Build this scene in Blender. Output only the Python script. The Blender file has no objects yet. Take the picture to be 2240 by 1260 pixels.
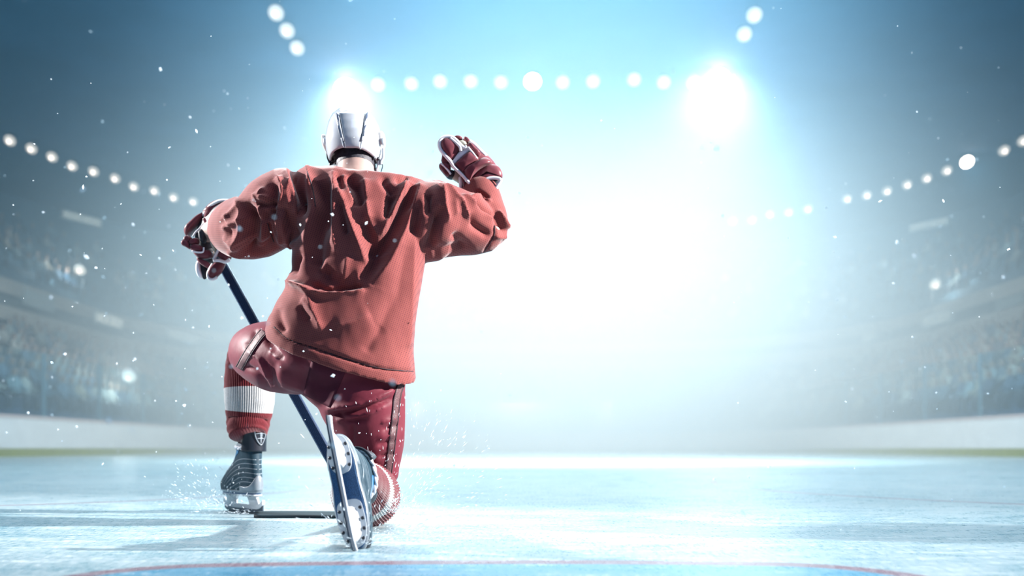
import bpy, bmesh, math, random
import numpy as np
from mathutils import Vector, Matrix
from mathutils.bvhtree import BVHTree

SC = bpy.context.scene
COL = SC.collection
random.seed(7)
RNG = np.random.default_rng(11)

# ------------------------------------------------------------------ camera, world, lights, exposure
FPX, HORIZON, CAM_Z = 2130.0, 980.0, 0.23     # focal length in pixels, horizon row, eye height
cam_data = bpy.data.cameras.new('camera')
cam = bpy.data.objects.new('camera', cam_data)
COL.objects.link(cam)
cam.location = (0, 0, CAM_Z)
cam.rotation_euler = (math.pi / 2, 0, 0)
cam_data.sensor_width = 36.0
cam_data.lens = 36.0 * FPX / 2240.0
cam_data.shift_y = (HORIZON - 630.0) / 2240.0
cam_data.clip_start, cam_data.clip_end = 0.05, 400
cam_data.dof.use_dof = True
cam_data.dof.focus_distance = 2.7
cam_data.dof.aperture_fstop = 2.2
SC.camera = cam

SC.view_settings.view_transform = 'Standard'
SC.view_settings.look = 'None'
SC.view_settings.exposure = 0.0
SC.view_settings.gamma = 1.0
SC.view_settings.use_curve_mapping = False
SC.cycles.use_denoising = True
SC.cycles.use_adaptive_sampling = True
SC.cycles.adaptive_threshold = 0.03
SC.cycles.max_bounces = 6
SC.cycles.diffuse_bounces = 3
SC.cycles.glossy_bounces = 3
SC.cycles.transmission_bounces = 4
SC.cycles.transparent_max_bounces = 12
SC.cycles.volume_bounces = 0
SC.cycles.volume_step_rate = 2.0
SC.cycles.volume_max_steps = 64
SC.cycles.sample_clamp_indirect = 4.0

world = bpy.data.worlds.new('world')
SC.world = world
world.use_nodes = True
wb = world.node_tree.nodes['Background']
wb.inputs['Color'].default_value = (0.22, 0.42, 0.85, 1)
wb.inputs['Strength'].default_value = 0.24


def P(px, py, Y):
    """world point seen at photograph pixel (px, py) at distance Y"""
    return Vector(((px - 1120.0) / FPX * Y, Y, CAM_Z + (HORIZON - py) / FPX * Y))


def light(name, kind, loc, target, energy, color=(1, 1, 1), **kw):
    d = bpy.data.lights.new(name, kind)
    d.energy = energy
    d.color = color
    for k, v in kw.items():
        setattr(d, k, v)
    o = bpy.data.objects.new(name, d)
    COL.objects.link(o)
    o.location = loc
    if target is not None:
        o.rotation_euler = (Vector(target) - Vector(loc)).to_track_quat('-Z', 'Y').to_euler()
    return o


LAMP_Z = 14.0                                   # every ceiling lamp hangs in this plane


def at_lamp(px, py):
    return P(px, py, FPX * (LAMP_Z - CAM_Z) / (HORIZON - py))


FLOOD_A, FLOOD_B = at_lamp(750, 182), at_lamp(1580, 160)
WHITE = (0.60, 0.86, 1.0)
# the two great floodlights over the far half of the rink, shining down into the haze
light('floodlight_beam_over_helmet', 'SPOT', FLOOD_A, (-1.0, 33, 0), 18000, WHITE, spot_size=math.radians(150), spot_blend=1.0, shadow_soft_size=0.5)
light('floodlight_beam_over_ice', 'SPOT', FLOOD_B, (4.0, 33, 0), 16000, WHITE, spot_size=math.radians(150), spot_blend=1.0, shadow_soft_size=0.5)
# unseen spotlight added to whiten the mid-ice haze, and area light for lamp rows
light('haze_fill_light', 'SPOT', (0.6, 5.5, 7.0), (0.7, 34, 0.4), 84000, (0.78, 0.93, 1.0), spot_size=math.radians(80), spot_blend=1.0, shadow_soft_size=1.0)
light('mid_ice_lamp_field', 'AREA', (2.0, 33.0, 14.0), (2.0, 33.0, 0.0), 700, WHITE, shape='RECTANGLE', size=14.0, size_y=22.0)
# hard side spotlights on the player from both sides of the rink
light('side_spotlight_stick_side', 'SPOT', (-6.2, 4.3, 3.0), (-0.55, 2.9, 1.05), 6400, (1.0, 0.98, 0.97), spot_size=math.radians(25), spot_blend=1.0, shadow_soft_size=0.10)
light('side_spotlight_fist_side', 'SPOT', (5.8, 2.45, 3.5), (-0.4, 2.9, 1.0), 9000, (1.0, 0.96, 0.93), spot_size=math.radians(27), spot_blend=1.0, shadow_soft_size=0.10)
# unseen area lights added to fill the player's shadows and brighten the ice
light('near_fill_light', 'AREA', (2.0, -5.0, 9.0), (-0.3, 3.0, 0.6), 170, (0.45, 0.60, 1.0), shape='SQUARE', size=4.0)
light('near_ice_fill', 'AREA', (1.0, 3.5, 12.0), (1.0, 4.0, 0.0), 650, (0.86, 0.96, 1.0), shape='SQUARE', size=7.0)
light('mid_rink_fill', 'AREA', (0.0, 11.5, 12.5), (0.0, 11.5, 0.0), 3000, (0.70, 0.90, 1.0), shape='SQUARE', size=12.0)
for nm, (px, py), e in (('star_lamp_glow', (1165, 178), 1500), ('side_lamp_glow', (2115, 354), 1200)):
    light(nm, 'SPOT', at_lamp(px, py) + Vector((0, -0.3, -0.3)), at_lamp(px, py) + Vector((0, -5, -5)), e, WHITE, spot_size=math.radians(120), spot_blend=1.0, shadow_soft_size=0.3)


# ------------------------------------------------------------------ helpers
def tag(o, label=None, cat=None, group=None, kind=None):
    if label: o['label'] = label
    if cat: o['category'] = cat
    if group: o['group'] = group
    if kind: o['kind'] = kind
    return o


def mesh_obj(name, verts, faces, mats=None, parent=None, smooth=True, fmats=None):
    me = bpy.data.meshes.new(name)
    me.from_pydata([tuple(v) for v in verts], [], [tuple(f) for f in faces])
    if mats is not None:
        for m in (mats if isinstance(mats, (list, tuple)) else [mats]):
            me.materials.append(m)
    if fmats is not None:
        me.polygons.foreach_set('material_index', fmats)
    me.polygons.foreach_set('use_smooth', [smooth] * len(me.polygons))
    me.update()
    o = bpy.data.objects.new(name, me)
    COL.objects.link(o)
    if parent is not None:
        o.parent = parent
    return o


def bm_obj(name, bm, mat, parent=None, smooth=True):
    bmesh.ops.recalc_face_normals(bm, faces=bm.faces)
    me = bpy.data.meshes.new(name)
    bm.to_mesh(me)
    bm.free()
    for m in (mat if isinstance(mat, (list, tuple)) else [mat]):
        me.materials.append(m)
    me.polygons.foreach_set('use_smooth', [smooth] * len(me.polygons))
    o = bpy.data.objects.new(name, me)
    COL.objects.link(o)
    if parent is not None:
        o.parent = parent
    return o


def empty(name, loc=(0, 0, 0)):
    o = bpy.data.objects.new(name, None)
    COL.objects.link(o)
    o.location = loc
    return o


class NT:
    """short node-tree writer"""
    def __init__(s, name):
        s.m = bpy.data.materials.new(name)
        s.m.use_nodes = True
        s.t = s.m.node_tree
        s.b = s.t.nodes.get('Principled BSDF')
        s.out = s.t.nodes.get('Material Output')

    def n(s, typ, ins=None, **props):
        nd = s.t.nodes.new(typ)
        for k, v in props.items():
            setattr(nd, k, v)
        for k, v in (ins or {}).items():
            s.put(nd.inputs[k], v)
        return nd

    def put(s, sock, v):
        if isinstance(v, bpy.types.Node):
            v = v.outputs[0]
        if isinstance(v, bpy.types.NodeSocket):
            s.t.links.new(v, sock)
        else:
            sock.default_value = v

    def math(s, op, a, b=0.0, c=None, clamp=False):
        nd = s.n('ShaderNodeMath', operation=op, use_clamp=clamp)
        s.put(nd.inputs[0], a)
        s.put(nd.inputs[1], b)
        if c is not None:
            s.put(nd.inputs[2], c)
        return nd.outputs[0]

    def ramp(s, fac, stops, interp='LINEAR'):
        nd = s.n('ShaderNodeValToRGB')
        nd.color_ramp.interpolation = interp
        e = nd.color_ramp.elements
        while len(e) < len(stops):
            e.new(0.5)
        for el, (p, c) in zip(e, stops):
            el.position = p
            el.color = (c[0], c[1], c[2], 1) if isinstance(c, (tuple, list)) else (c, c, c, 1)
        s.put(nd.inputs[0], fac)
        return nd.outputs[0]

    def mix(s, fac, a, b, blend='MIX'):
        nd = s.n('ShaderNodeMix', data_type='RGBA', blend_type=blend)
        s.put(nd.inputs[0], fac)
        s.put(nd.inputs[6], a if not isinstance(a, tuple) else (*a, 1))
        s.put(nd.inputs[7], b if not isinstance(b, tuple) else (*b, 1))
        return nd.outputs[2]

    def noise(s, vec=None, scale=5.0, detail=2.0, rough=0.5):
        nd = s.n('ShaderNodeTexNoise', {'Scale': scale, 'Detail': detail, 'Roughness': rough})
        if vec is not None:
            s.put(nd.inputs['Vector'], vec)
        return nd.outputs[0]

    def bump(s, h, strength=0.3, dist=0.002):
        nd = s.n('ShaderNodeBump', {'Height': h, 'Strength': strength, 'Distance': dist})
        s.put(s.b.inputs['Normal'], nd.outputs[0])

    def set(s, **kw):
        for k, v in kw.items():
            key = {'color': 'Base Color', 'rough': 'Roughness', 'metal': 'Metallic', 'spec': 'Specular IOR Level',
                   'sheen': 'Sheen Weight', 'coat': 'Coat Weight', 'sss': 'Subsurface Weight'}.get(k, k)
            if isinstance(v, tuple) and len(v) == 3:
                v = (*v, 1)
            s.put(s.b.inputs[key], v)
        return s


def plain(name, color, rough=0.5, metal=0.0, spec=0.5, var=0.08, scale=30.0, bump=0.0):
    s = NT(name)
    co = s.n('ShaderNodeTexCoord').outputs['Object']
    nz = s.noise(co, scale, 3.0)
    dark = tuple(c * (1 - var) for c in color)
    lite = tuple(min(1, c * (1 + var)) for c in color)
    s.set(color=s.ramp(nz, [(0.3, dark), (0.7, lite)]), rough=rough, metal=metal, spec=spec)
    if bump:
        s.bump(nz, bump, 0.003)
    return s.m


def glow(name, color, strength):
    s = NT(name)
    e = s.n('ShaderNodeEmission', {'Color': (*color, 1), 'Strength': strength})
    s.put(s.out.inputs['Surface'], e.outputs[0])
    s.m.cycles.emission_sampling = 'NONE'
    return s.m


def tube(path, radii, seg=12, cap=True, flat=1.0, up=None):
    """(verts, faces) of a round tube along path; flat squeezes the second axis"""
    pts = [Vector(p) for p in path]
    n = len(pts)
    if not isinstance(radii, (list, tuple, np.ndarray)):
        radii = [radii] * n
    V, F = [], []
    prev = None
    for i, p in enumerate(pts):
        t = (pts[min(i + 1, n - 1)] - pts[max(i - 1, 0)]).normalized()
        if prev is None:
            a = Vector(up) if up is not None else (Vector((0, 0, 1)) if abs(t.z) < 0.9 else Vector((1, 0, 0)))
        else:
            a = prev
        a = (a - t * a.dot(t)).normalized()
        prev = a
        b = t.cross(a)
        for k in range(seg):
            th = 2 * math.pi * k / seg
            V.append(p + a * math.cos(th) * radii[i] + b * math.sin(th) * radii[i] * flat)
    for i in range(n - 1):
        for k in range(seg):
            k2 = (k + 1) % seg
            F.append((i * seg + k, i * seg + k2, (i + 1) * seg + k2, (i + 1) * seg + k))
    if cap:
        F.append(tuple(reversed(range(seg))))
        F.append(tuple(range((n - 1) * seg, n * seg)))
    return V, F


def join(*parts):
    V, F = [], []
    for v, f in parts:
        o = len(V)
        V += list(v)
        F += [tuple(i + o for i in t) for t in f]
    return V, F


def box(c, s):
    (cx, cy, cz), (x, y, z) = c, (s[0] / 2, s[1] / 2, s[2] / 2)
    V = [Vector((cx + i * x, cy + j * y, cz + k * z)) for i in (-1, 1) for j in (-1, 1) for k in (-1, 1)]
    F = [(0, 1, 3, 2), (4, 6, 7, 5), (0, 4, 5, 1), (2, 3, 7, 6), (0, 2, 6, 4), (1, 5, 7, 3)]
    return V, F


def smooth_path(pts, n=40):
    """Catmull-Rom resampling of a control polyline"""
    p = [np.array(q, float) for q in pts]
    p = [2 * p[0] - p[1]] + p + [2 * p[-1] - p[-2]]
    out = []
    m = len(p) - 3
    for i in range(n):
        u = i / (n - 1) * m
        k = min(int(u), m - 1)
        t = u - k
        a, b, c, d = p[k:k + 4]
        out.append(0.5 * ((2 * b) + (c - a) * t + (2 * a - 5 * b + 4 * c - d) * t * t + (3 * b - a - 3 * c + d) * t ** 3))
    return out


# ------------------------------------------------------------------ rink outline: 26 m wide, corners of 8.5 m
HALF_W, END_Y, CORNER, NEAR_Y = 13.0, 56.0, 8.5, -4.0


def rink_path(off=0.0, lo=0.0, hi=1.0, n=120):
    """points and outward normals along boards: stick side, far end, fist side"""
    L1 = END_Y - CORNER - NEAR_Y
    LA = math.pi / 2 * CORNER
    L2 = 2 * (HALF_W - CORNER)
    tot = 2 * L1 + 2 * LA + L2
    out = []
    for i in range(n):
        s = tot * (lo + (hi - lo) * i / (n - 1))
        if s <= L1:
            p, q = (-HALF_W, NEAR_Y + s), (-1, 0)
        elif s <= L1 + LA:
            a = math.pi - (s - L1) / CORNER
            q = (math.cos(a), math.sin(a))
            p = (-HALF_W + CORNER + CORNER * q[0], END_Y - CORNER + CORNER * q[1])
        elif s <= L1 + LA + L2:
            p, q = (-HALF_W + CORNER + s - L1 - LA, END_Y), (0, 1)
        elif s <= L1 + 2 * LA + L2:
            a = math.pi / 2 - (s - L1 - LA - L2) / CORNER
            q = (math.cos(a), math.sin(a))
            p = (HALF_W - CORNER + CORNER * q[0], END_Y - CORNER + CORNER * q[1])
        else:
            p, q = (HALF_W, END_Y - CORNER - (s - L1 - 2 * LA - L2)), (1, 0)
        out.append((p[0] + q[0] * off, p[1] + q[1] * off, q[0], q[1]))
    return out


RP_L1 = END_Y - CORNER - NEAR_Y
RP_TOT = 2 * RP_L1 + math.pi * CORNER + 2 * (HALF_W - CORNER)
CUT1 = RP_L1 / RP_TOT
CUT2 = 1 - CUT1


def sweep(profile, lo=0.0, hi=1.0, n=90, closed=False):
    """sweep a (outward distance, height) profile along the rink outline"""
    rp = rink_path(0, lo, hi, n)
    V, F = [], []
    m = len(profile)
    for (x, y, nx, ny) in rp:
        for (d, z) in profile:
            V.append((x + nx * d, y + ny * d, z))
    for i in range(n - 1):
        for j in range(m if closed else m - 1):
            j2 = (j + 1) % m
            F.append((i * m + j, i * m + j2, (i + 1) * m + j2, (i + 1) * m + j))
    if closed:
        F.append(tuple(range(m)))
        F.append(tuple(reversed(range((n - 1) * m, n * m))))
    return V, F


# ------------------------------------------------------------------ ice floor with painted markings
def ice_material():
    s = NT('scratched_ice')
    geo = s.n('ShaderNodeNewGeometry').outputs['Position']
    sep = s.n('ShaderNodeSeparateXYZ', {0: geo})
    X, Y = sep.outputs[0], sep.outputs[1]
    # skate scratches: noise stretched along several directions
    def stretched(rot, sx, sy, scale, detail=4.0):
        mp = s.n('ShaderNodeMapping', {'Vector': geo, 'Rotation': (0, 0, rot), 'Scale': (sx, sy, 1)})
        return s.noise(mp.outputs[0], scale, detail, 0.6)
    n1 = stretched(0.15, 1.6, 2.2, 3.5)
    n2 = stretched(-0.9, 1.0, 9.0, 5.0)
    n3 = stretched(1.1, 1.0, 10.0, 9.0)
    fine = s.noise(s.n('ShaderNodeMapping', {'Vector': geo, 'Scale': (1, 0.22, 1), 'Rotation': (0, 0, 0.2)}).outputs[0], 95.0, 4.0, 0.75)
    big = s.noise(geo, 0.55, 3.0, 0.55)
    mix1 = s.math('ADD', s.math('MULTIPLY', n1, 0.45), s.math('MULTIPLY', n2, 0.3))
    mix1 = s.math('ADD', mix1, s.math('MULTIPLY', n3, 0.25))
    mix1 = s.math('ADD', mix1, s.math('MULTIPLY', s.math('SUBTRACT', fine, 0.5), 0.85))
    mix1 = s.math('ADD', mix1, s.math('MULTIPLY', s.math('SUBTRACT', big, 0.5), 0.35))
    base = s.ramp(mix1, [(0.30, (0.15, 0.31, 0.39)), (0.44, (0.25, 0.38, 0.43)), (0.56, (0.35, 0.43, 0.46)), (0.70, (0.51, 0.56, 0.57))])
    snow = s.ramp(s.math('ADD', s.math('MULTIPLY', n2, 0.6), s.math('MULTIPLY', fine, 0.4)), [(0.56, 0.0), (0.64, 1.0)])
    wear = s.ramp(s.math('ADD', s.math('MULTIPLY', n1, 0.5), s.math('MULTIPLY', fine, 0.5)), [(0.40, 1.0), (0.64, 0.5)])

    def absdiff(a, c):
        return s.math('ABSOLUTE', s.math('SUBTRACT', a, c))

    def band(v, half, soft):
        return s.n('ShaderNodeMapRange', {'Value': v, 'From Min': half + soft, 'From Max': half - soft, 'To Min': 0.0, 'To Max': 1.0}).outputs[0]
    # goal crease: rounded box with a red rim, blue inside
    cx, cy, bx, by, r = -0.045, -0.5, 0.545, 2.165, 0.33
    qx = s.math('MAXIMUM', s.math('SUBTRACT', absdiff(X, cx), bx), 0.0)
    qy = s.math('MAXIMUM', s.math('SUBTRACT', s.math('SUBTRACT', Y, cy), by), 0.0)
    bow = s.math('MULTIPLY', s.math('MULTIPLY', absdiff(X, cx + 0.08), absdiff(X, cx + 0.08)), 0.14)
    d = s.math('ADD', s.math('SUBTRACT', s.math('SQRT', s.math('ADD', s.math('MULTIPLY', qx, qx), s.math('MULTIPLY', qy, qy))), r), bow)
    wob = s.math('MULTIPLY', s.math('SUBTRACT', fine, 0.5), 0.012)
    d = s.math('ADD', d, wob)
    blue = s.n('ShaderNodeMapRange', {'Value': d, 'From Min': -0.060, 'From Max': -0.070}).outputs[0]
    red = s.math('SUBTRACT', s.n('ShaderNodeMapRange', {'Value': d, 'From Min': 0.004, 'From Max': -0.004}).outputs[0], blue)
    # thin lines: face-off rings and the goal line
    def ring(x0, y0, rad, half):
        dx, dy = s.math('SUBTRACT', X, x0), s.math('SUBTRACT', Y, y0)
        dd = s.math('SQRT', s.math('ADD', s.math('MULTIPLY', dx, dx), s.math('MULTIPLY', dy, dy)))
        return band(s.math('ABSOLUTE', s.math('SUBTRACT', dd, rad)), half, 0.012)
    r1 = ring(-3.17, 5.6, 2.05, 0.026)
    r2 = ring(4.28, 6.0, 2.98, 0.028)
    thin = s.math('MAXIMUM', r1, r2)
    c = s.mix(s.math('MULTIPLY', blue, s.math('MULTIPLY', wear, 0.95)), base, (0.02, 0.26, 0.44))
    c = s.mix(s.math('MULTIPLY', red, s.math('MULTIPLY', wear, 0.95)), c, (0.22, 0.065, 0.10))
    c = s.mix(s.math('MULTIPLY', thin, 0.7), c, (0.24, 0.11, 0.16))
    c = s.mix(s.math('MULTIPLY', snow, 0.75), c, (0.70, 0.74, 0.75))
    s.set(color=c, rough=s.ramp(mix1, [(0.35, 0.22), (0.65, 0.5)]), spec=0.35)
    s.bump(mix1, 0.25, 0.004)
    return s.m


ICE = ice_material()
V = [(x, y, 0.0) for (x, y, a, b) in rink_path(0.05, 0, 1, 140)]
floor = mesh_obj('floor', V, [tuple(reversed(range(len(V))))], ICE, smooth=False)
tag(floor, 'scratched pale blue ice of the hockey rink', 'ice', kind='structure')

# ------------------------------------------------------------------ boards, glass and posts
M_BOARD = plain('board_white', (0.66, 0.72, 0.78), 0.35, var=0.05, scale=2)
M_KICK = plain('kick_plate_olive', (0.24, 0.27, 0.08), 0.5, var=0.1, scale=4)
M_RAIL = plain('cap_rail_pinkish', (0.52, 0.45, 0.47), 0.4, var=0.05, scale=3)
M_POST = plain('post_blue_grey', (0.16, 0.27, 0.36), 0.4, 0.2)


def glass_material():
    s = NT('rink_glass')
    s.t.nodes.remove(s.b)
    tr = s.n('ShaderNodeBsdfTransparent', {'Color': (0.86, 0.94, 0.96, 1)})
    gl = s.n('ShaderNodeBsdfGlossy', {'Color': (0.8, 0.93, 1, 1), 'Roughness': 0.15})
    mx = s.n('ShaderNodeMixShader', {0: 0.06, 1: tr.outputs[0], 2: gl.outputs[0]})
    s.put(s.out.inputs['Surface'], mx.outputs[0])
    return s.m


M_GLASS = glass_material()
for nm, lo, hi, n, lab in (
        ('stick', 0.0, CUT1, 60, 'white dasher boards along the rink on the side of the gloved stick hand'),
        ('end', CUT1, CUT2, 60, 'white dasher boards round the far end of the rink behind thick haze'),
        ('fist', CUT2, 1.0, 60, 'white dasher boards along the rink on the side of the raised fist')):
    root = empty('dasher_boards', (0, 0, 0))
    tag(root, lab, 'boards', 'dasher boards round the rink')
    mesh_obj('board_panel', *sweep([(0.0, 0.22), (0.0, 1.02), (0.12, 1.02), (0.12, 0.0), (0.02, 0.22)], lo, hi, n, True), M_BOARD, root, False)
    mesh_obj('kick_plate', *sweep([(-0.012, 0.0), (-0.012, 0.215), (0.1, 0.215), (0.1, 0.0)], lo, hi, n, True), M_KICK, root, False)
    mesh_obj('cap_rail', *sweep([(-0.02, 1.022), (-0.02, 1.10), (0.16, 1.10), (0.16, 1.022)], lo, hi, n, True), M_RAIL, root, False)
    mesh_obj('glass', *sweep([(0.06, 1.10), (0.06, 2.85), (0.075, 2.85), (0.075, 1.10)], lo, hi, n, True), M_GLASS, root, False)
    k = 9 if nm == 'end' else 14
    for i in range(k):
        a = lo + (hi - lo) * (i + 0.5) / k
        x, y, nx, ny = rink_path(0.12, a, a + 1e-4, 2)[0]
        if y < 19:
            continue
        v, f = box((0, 0, 1.99), (0.10, 0.07, 1.78))
        ca, sa = ny, nx
        v = [(x + p.x * ca + p.y * sa, y - p.x * sa + p.y * ca, p.z) for p in v]
        mesh_obj('stanchion', v, f, M_POST, root, False)

# ------------------------------------------------------------------ stands, walls, ceiling
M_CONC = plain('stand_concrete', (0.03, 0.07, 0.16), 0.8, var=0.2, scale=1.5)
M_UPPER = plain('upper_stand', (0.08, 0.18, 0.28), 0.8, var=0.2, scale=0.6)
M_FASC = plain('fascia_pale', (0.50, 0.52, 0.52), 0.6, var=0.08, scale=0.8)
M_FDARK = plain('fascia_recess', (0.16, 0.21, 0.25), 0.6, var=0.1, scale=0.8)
M_WALL = plain('arena_wall', (0.05, 0.14, 0.24), 0.9, var=0.15, scale=0.3)
M_CEIL = plain('arena_ceiling', (0.012, 0.06, 0.14), 0.9, var=0.2, scale=0.4)

prof = [(0.30, 0.0), (0.30, 0.95)]
ROWS = []
for i in range(9):
    d, z = 1.3 + 0.72 * i, 0.95 + 0.42 * i
    prof += [(d, z), (d, z + 0.42)]
    ROWS.append((d + 0.36, z + 0.42))
prof += [(8.2, prof[-1][1]), (8.2, 0.0)]
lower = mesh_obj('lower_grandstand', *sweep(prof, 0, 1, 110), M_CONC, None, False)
tag(lower, 'dark blue stepped lower seating bowl behind the boards', 'grandstand')
upper = empty('upper_grandstand', (0, 0, 0))
tag(upper, 'hazy upper seating tier above the pale fascia band', 'grandstand')
UP = [(7.2, 6.9)]
UROWS = []
for i in range(8):
    d, z = 7.6 + 0.95 * i, 6.9 + 0.62 * i
    UP += [(d, z), (d, z + 0.62)]
    UROWS.append((d + 0.45, z + 0.62))
UP += [(16.0, UP[-1][1])]
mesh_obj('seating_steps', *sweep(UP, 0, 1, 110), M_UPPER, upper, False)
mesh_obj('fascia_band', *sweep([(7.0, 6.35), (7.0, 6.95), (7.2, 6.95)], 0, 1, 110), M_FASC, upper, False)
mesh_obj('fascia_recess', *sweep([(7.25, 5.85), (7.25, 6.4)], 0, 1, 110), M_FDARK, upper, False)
mesh_obj('fascia_sill', *sweep([(8.4, 5.3), (7.0, 5.3), (7.0, 5.87), (7.25, 5.87)], 0, 1, 110), M_FASC, upper, False)
for nm, lo, hi in (('wall_left', 0, CUT1), ('wall_back', CUT1, CUT2), ('wall_right', CUT2, 1)):
    w = mesh_obj(nm, *sweep([(16.4, 0.0), (16.4, 14.4)], lo, hi, 60), M_WALL, None, False)
    tag(w, 'dim blue arena wall behind the ' + {'wall_left': 'stick side seats', 'wall_back': 'far end seats', 'wall_right': 'raised fist side seats'}[nm], 'wall', kind='structure')
rp = rink_path(16.4, 0, 1, 120)
ceil_v = [(x, y, 14.4) for (x, y, a, b) in rp]
c = mesh_obj('ceiling', ceil_v, [tuple(range(len(ceil_v)))], M_CEIL, None, False)
tag(c, 'dark arena ceiling above the lamp rows', 'ceiling', kind='structure')

# ------------------------------------------------------------------ lit signs on the fascia and the upper wall
M_SIGNB = plain('sign_panel', (0.40, 0.50, 0.55), 0.5, var=0.05, scale=2)
M_SIGNT = glow('sign_letters_lit', (0.72, 0.92, 0.95), 0.95)
M_SIGNT2 = glow('sign_letters_dim', (0.62, 0.84, 0.90), 0.62)


def sign(px0, py0, px1, py1, Z, height, text, label, mt):
    a = P(px0, py0, FPX * (Z - CAM_Z) / (HORIZON - py0))
    b = P(px1, py1, FPX * (Z - CAM_Z) / (HORIZON - py1))
    a.z = b.z = Z
    u = (b - a)
    L = u.length
    u.normalize()
    nrm = Vector((u.y, -u.x, 0))
    if nrm.y > 0:
        nrm = -nrm
    root = empty('ribbon_sign', (a + b) / 2)
    tag(root, label, 'sign', 'lit lettering signs on the stands')
    v, f = box((0, 0, 0), (L, 0.12, height))
    R = Matrix((u, -nrm, Vector((0, 0, 1)))).transposed()
    mesh_obj('sign_panel', [R @ p for p in v], f, M_SIGNB, root, False)
    cu = bpy.data.curves.new('lettering', 'FONT')
    cu.body = text
    cu.align_x, cu.align_y = 'CENTER', 'CENTER'
    cu.size = 1.0
    cu.extrude = 0.03
    to = bpy.data.objects.new('lettering_curve', cu)
    COL.objects.link(to)
    dg = bpy.context.evaluated_depsgraph_get()
    me = bpy.data.meshes.new_from_object(to.evaluated_get(dg))
    bpy.data.objects.remove(to)
    co = np.array([q.co for q in me.vertices])
    co[:, 0] -= (co[:, 0].max() + co[:, 0].min()) / 2
    co[:, 1] -= (co[:, 1].max() + co[:, 1].min()) / 2
    sx, sy = L * 0.92 / np.ptp(co[:, 0]), height * 0.74 / np.ptp(co[:, 1])
    for q, w in zip(me.vertices, co):
        q.co = R @ Vector((w[0] * sx, 0, w[1] * sy)) + nrm * (0.06 + w[2] + 0.01)
    me.materials.clear()
    me.materials.append(mt)
    lo = bpy.data.objects.new('lettering', me)
    COL.objects.link(lo)
    lo.parent = root


sign(52, 648, 116, 668, 6.25, 0.62, 'HOCKEY', 'lit lettering sign on the fascia highest above the bar-fenced glass', M_SIGNT)
sign(206, 692, 268, 710, 6.25, 0.56, 'HOCKEY', 'lit lettering sign on the fascia in the middle of the stick side band', M_SIGNT)
sign(366, 728, 432, 744, 6.25, 0.52, 'HOCKEY', 'faint lettering sign on the fascia nearest to the bare hockey stick shaft', M_SIGNT2)
sign(134, 467, 222, 490, 13.4, 0.50, 'HOCKEY HOCKEY', 'long lit lettering strip high on the wall under the sloping lamps beside the black-cuffed glove', M_SIGNT2)
sign(1990, 500, 2078, 482, 13.4, 0.46, 'HOCKEY HOCKEY', 'long lit lettering strip high under the lamp row on the raised fist side', M_SIGNT2)
sign(2180, 664, 2240, 645, 6.25, 0.60, 'HOCKEY', 'pale lettering sign at the very edge of the fascia on the raised fist side', M_SIGNT2)
sign(2020, 705, 2084, 690, 6.25, 0.56, 'HOCKEY', 'pale lettering sign beside the dark recess on the raised fist side fascia', M_SIGNT2)
sign(1860, 746, 1920, 732, 6.25, 0.52, 'HOCKEY', 'faintest lettering sign deepest in the haze on the raised fist side fascia', M_SIGNT2)

# ------------------------------------------------------------------ ceiling lamps
M_HOUS = plain('lamp_housing', (0.10, 0.14, 0.18), 0.4, 0.3)
M_LENS = glow('lamp_lens', (0.86, 0.97, 1.0), 0.92)
M_LENSB = glow('lamp_lens_bright', (0.95, 0.99, 1.0), 14.0)
M_BULB = glow('lamp_bulb', (1.0, 1.0, 1.0), 4.0)
M_FLOOD = glow('floodlight_lens', (1.0, 1.0, 1.0), 60.0)
ORD = ['first', 'second', 'third', 'fourth', 'fifth', 'sixth', 'seventh', 'eighth', 'ninth', 'tenth', 'eleventh', 'twelfth', 'thirteenth', 'fourteenth']


def lathe(prof, axis_o, axis_d, seg=16):
    d = Vector(axis_d).normalized()
    a = d.orthogonal().normalized()
    b = d.cross(a)
    V, F = [], []
    for (r, h) in prof:
        for k in range(seg):
            th = 2 * math.pi * k / seg
            V.append(Vector(axis_o) + d * h + (a * math.cos(th) + b * math.sin(th)) * r)
    for i in range(len(prof) - 1):
        for k in range(seg):
            k2 = (k + 1) % seg
            F.append((i * seg + k, i * seg + k2, (i + 1) * seg + k2, (i + 1) * seg + k))
    F.append(tuple(reversed(range(seg))))
    F.append(tuple(range((len(prof) - 1) * seg, len(prof) * seg)))
    return V, F


def make_lamp(lens_mat, r, name='ceiling_lamp', loc=(0, 0, 0)):
    root = empty(name, loc)
    down = Vector((0, -0.55, -0.45)).normalized()
    back = -down
    mesh_obj('housing', *lathe([(r * 0.5, 0.34), (r * 0.95, 0.22), (r * 1.06, 0.02), (r * 1.06, -0.02)], (0, 0, 0), back), M_HOUS, root)
    mesh_obj('lens', *lathe([(r, 0.0), (r * 0.94, 0.05), (r * 0.75, 0.10), (r * 0.45, 0.13), (r * 0.02, 0.14)], (0, 0, 0), down), lens_mat, root)
    mesh_obj('bulb', *lathe([(r * 0.34, 0.13), (r * 0.30, 0.17), (r * 0.05, 0.19)], (0, 0, 0), down, 12), M_BULB, root)
    mesh_obj('bracket', *tube([back * 0.3, (0, 0.28, 0.42)], 0.03, 6), M_HOUS, root)
    return root


def copy_tree(o, parent=None):
    c = o.copy()
    COL.objects.link(c)
    c.parent = parent
    for ch in list(o.children):
        copy_tree(ch, c)
    return c


lamp_proto = {}


def lamp(px, py, label, group, bright=False):
    loc = at_lamp(px, py)
    key = bright
    if key not in lamp_proto:
        o = make_lamp(M_LENSB if bright else M_LENS, 0.30 if bright else 0.25, 'ceiling_lamp', loc)
        lamp_proto[key] = o
    else:
        o = copy_tree(lamp_proto[key])
        o.location = loc
    tag(o, label, 'lamp', group)


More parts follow.
